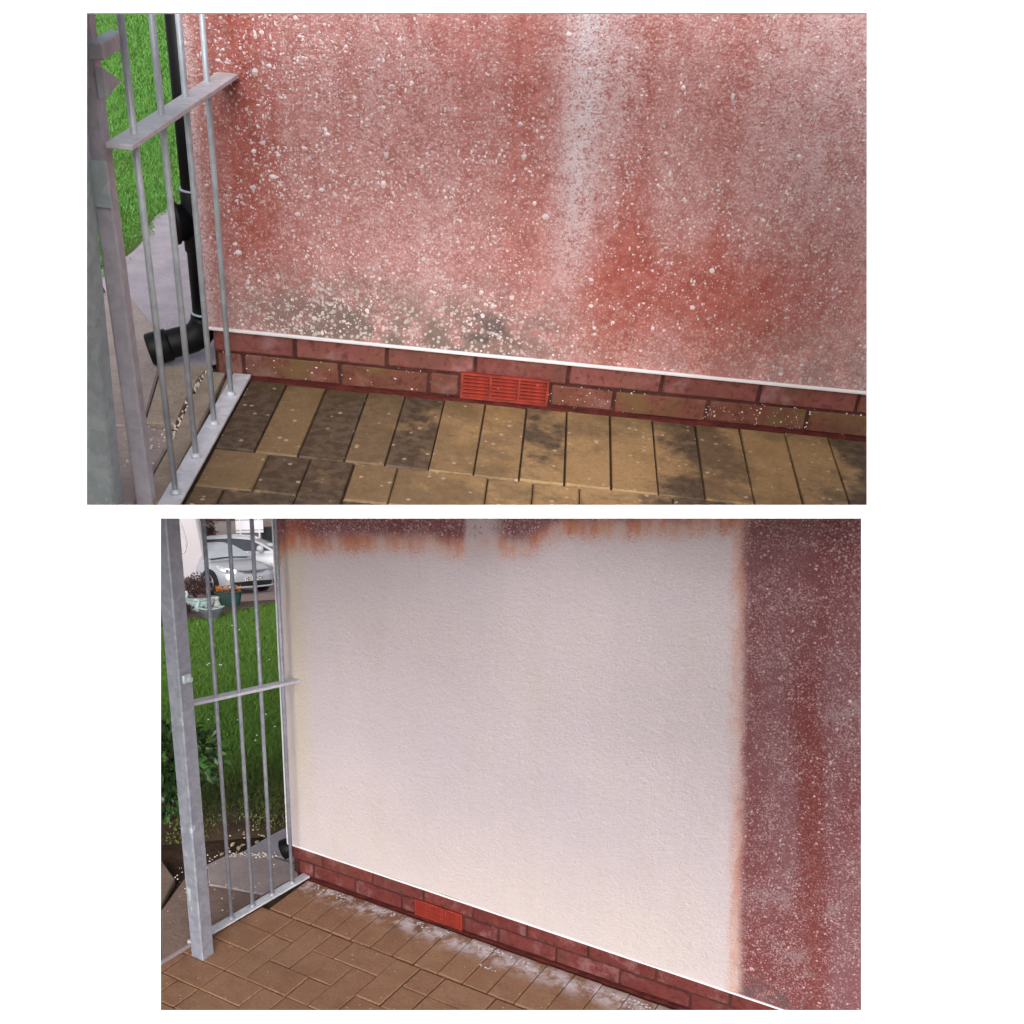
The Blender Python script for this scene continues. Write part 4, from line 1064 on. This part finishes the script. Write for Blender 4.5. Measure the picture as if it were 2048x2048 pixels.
def boat(loc, w, d, hgt, base_mat, label, pink, rz):
    t = tag(empty("boat_planter", loc, M_F, rz), label, "planter"); n = 22; mb = MB()
    def ring(k, z, wav=0): 
        out = []
        for i in range(n):
            a = 6.2832 * i / n; sq = 1 + .16 * math.cos(3 * a)
            out.append((math.cos(a) * w / 2 * k, math.sin(a) * d / 2 * k * sq, z + wav * math.cos(2 * a)))
        return out
    rr_ = [ring(.62, 0), ring(.86, hgt * .55), ring(1.0, hgt, .02), ring(.90, hgt - .015, .02), ring(.80, hgt * .7)]
    for g in rr_: mb.v += g
    for i in range(4):
        for k in range(n): mb.f.append((i * n + k, i * n + (k + 1) % n, (i + 1) * n + (k + 1) % n, (i + 1) * n + k))
    mb.f.append(tuple(range(4 * n, 5 * n))); mb.build("hull", base_mat, t, smooth=True)
    mb = MB(); pr = ring(1.01, hgt, .02); mb.tube(pr + [pr[0]], .017, 6, False); mb.build("rim", MAT['pot_pale'], t, smooth=True)
    mb = MB(); x0 = -w / 2
    mb.tube([(x0 + .03, 0, hgt * .75), (x0 + .0, 0, hgt + .04), (x0 + .045, 0, hgt + .11), (x0 + .035, 0, hgt + .16), (x0 - .03, 0, hgt + .175), (x0 - .055, 0, hgt + .15)], [.05, .042, .034, .03, .024, .016], 8); mb.build("prow", MAT['pot_pale'], t, smooth=True)
    q = random.Random(int(w * 1000)); f = MB()
    for i in range(26):
        t_ = leaf_mesh(.045, .035); Mx = Matrix.Translation((q.uniform(-.38, .38) * w, q.uniform(-.3, .3) * d, hgt * .85 + q.random() * .05)) @ Matrix.Rotation(q.uniform(0, 6.28), 4, 'Z') @ Matrix.Rotation(q.uniform(0, 1.2), 4, 'X'); f.add([(Mx @ Vector(p))[:] for p in t_.v], t_.f)
    f.build("flowers", MAT['pinkp'] if pink else MAT['leaf'], t)
    return t
boat((-.82, -2.9, .02), .62, .40, .26, MAT['pot_pale'], "mint boat-shaped planter with pink flowers, the rear and taller one", True, .12)
boat((-.58, -4.7, .02), .52, .34, .21, MAT['pot_grey'], "grey boat-shaped planter with mint rim at the lawn's edge", False, .05)
# small weathered ornament standing between the planters
orn = tag(empty("garden_ornament", (-.46, -3.75, .05), M_F), "small weathered white seated animal ornament between the boat planters and green trough", "ornament")
mb = MB(); mb.tube([(0, 0, 0), (0, 0, .02), (0, 0, .12), (-.005, 0, .20), (-.01, 0, .25)], [.10, .105, .085, .055, .04], 12); mb.build("body", MAT['stone_w'], orn, smooth=True)
mb = MB(); mb.tube([(-.05, -.02, .285), (-.03, -.01, .29), (.0, 0, .295), (.03, 0, .29), (.045, 0, .285)], [.012, .035, .048, .04, .015], 10); mb.build("head", MAT['stone_w'], orn, smooth=True)
for s in (-1, 1):
    mb = MB(); mb.tube([(-.045, s * .05, 0), (-.05, s * .05, .05), (-.03, s * .04, .13)], [.035, .03, .022], 8); mb.build("leg", MAT['stone_w'], orn, smooth=True)

# far house, sign board, bin and lamp post
hs_ = tag(empty("far_house", (0, 9.0, 0), M_F), "long beige house behind the parked cars", "house")
mb = MB(); mb.box(-14, 10, 0, .3, -.6, 5.2); mb.build("wall", MAT['house'], hs_)
for (x0, x1, z0, z1, mt) in ((-.42, .05, 2.05, 2.75, 'whiteboard'), (-2.6, -1.9, 1.9, 2.8, 'glass_d'), (2.6, 3.6, 1.9, 2.8, 'glass_d')):
    mb = MB(); mb.box(x0 - .06, x1 + .06, -.05, .0, z0 - .06, z0); mb.box(x0 - .06, x1 + .06, -.05, .0, z1, z1 + .06); mb.box(x0 - .06, x0, -.05, 0, z0, z1); mb.box(x1, x1 + .06, -.05, 0, z0, z1)
    wf = mb.build("window", MAT['whiteboard'], hs_); mb = MB(); mb.box(x0, x1, -.02, -.004, z0, z1); mb.build("pane", MAT[mt], wf)
mb = MB(); mb.box(-1.2, .6, -.10, -.004, 1.78, 1.94, .01); mb.build("sill_band", plain("dark_red_brick_band", (.10, .055, .05), .8), hs_)
mb = MB(); mb.box(.6, 10, -.06, -.004, 2.1, 2.16); mb.build("trim_line", MAT['grille_dark'], hs_)
sg = tag(empty("notice_board", (.40, 7.2, .02), M_F, math.radians(-4)), "blank white notice board on two legs with grey rails behind the cars", "sign")
mb = MB(); mb.box(-.40, .40, 0, .03, 1.40, 2.16, .005); mb.build("board", MAT['whiteboard'], sg)
for zz in (1.48, 1.78, 2.08):
    mb = MB(); mb.box(-.40, .40, -.03, -.004, zz - .014, zz + .014); mb.build("rail", MAT['signbar'], sg)
for xx in (-.27, .28):
    mb = MB(); mb.box(xx - .022, xx + .022, -.058, -.032, 0, 2.05); mb.build("leg", MAT['whiteboard'], sg)
bn = tag(empty("wheelie_bin", (.98, 8.1, .02), M_F), "small black bin beside the far house under the notice board's right side", "bin")
mb = MB(); mb.add([(-.20, -.22, 1.15), (.20, -.22, 1.15), (.2, .22, 1.15), (-.2, .22, 1.15), (-.24, -.27, 1.5), (.24, -.27, 1.5), (.24, .27, 1.5), (-.24, .27, 1.5)], [(0, 3, 2, 1), (4, 5, 6, 7), (0, 1, 5, 4), (1, 2, 6, 5), (2, 3, 7, 6), (3, 0, 4, 7)]); mb.box(-.20, .20, -.22, .22, 0, 1.15); mb.build("tub", MAT['trim'], bn)
mb = MB(); mb.box(-.26, .26, -.30, .29, 1.502, 1.55, .015); mb.build("lid", MAT['trim'], bn)
ps = tag(empty("lamp_post", (1.18, 6.9, .02), M_F), "pale grey post right of the black bin", "post")
mb = MB(); mb.tube([(0, 0, 0), (0, 0, .4), (0, 0, 4.2)], [.11, .085, .08], 14); mb.build("column", MAT['whiteboard'], ps, smooth=True)
mb = MB(); mb.box(-.11, .11, -.12, .4, 4.2, 4.32, .02); mb.build("lamp_head", MAT['signbar'], ps)

# daisies scattered on the lawn
dz = MB(); q = random.Random(77)
for i in range(30):
    t = 6 + 19 * q.random() ** 1.3; l = (q.uniform(340, 590) - 440) / FPX * t; p = hill(t, l); s_ = .006 * (t / 6) ** .8
    if p[0] > -.06 and p[1] < 1: continue
    dz.add([(p[0] + s_ * math.cos(k * 1.047), p[1] + s_ * math.sin(k * 1.047), p[2] + .045 * (t / 5) ** .75) for k in range(6)] + [(p[0], p[1], p[2] + .050 * (t / 5) ** .75)], [(k, (k + 1) % 6, 6) for k in range(6)])
tag(dz.build("daisies", MAT['whiteboard'], frame=M_I), "tiny white daisies scattered over the sloping lawn", "daisies", kind='stuff')
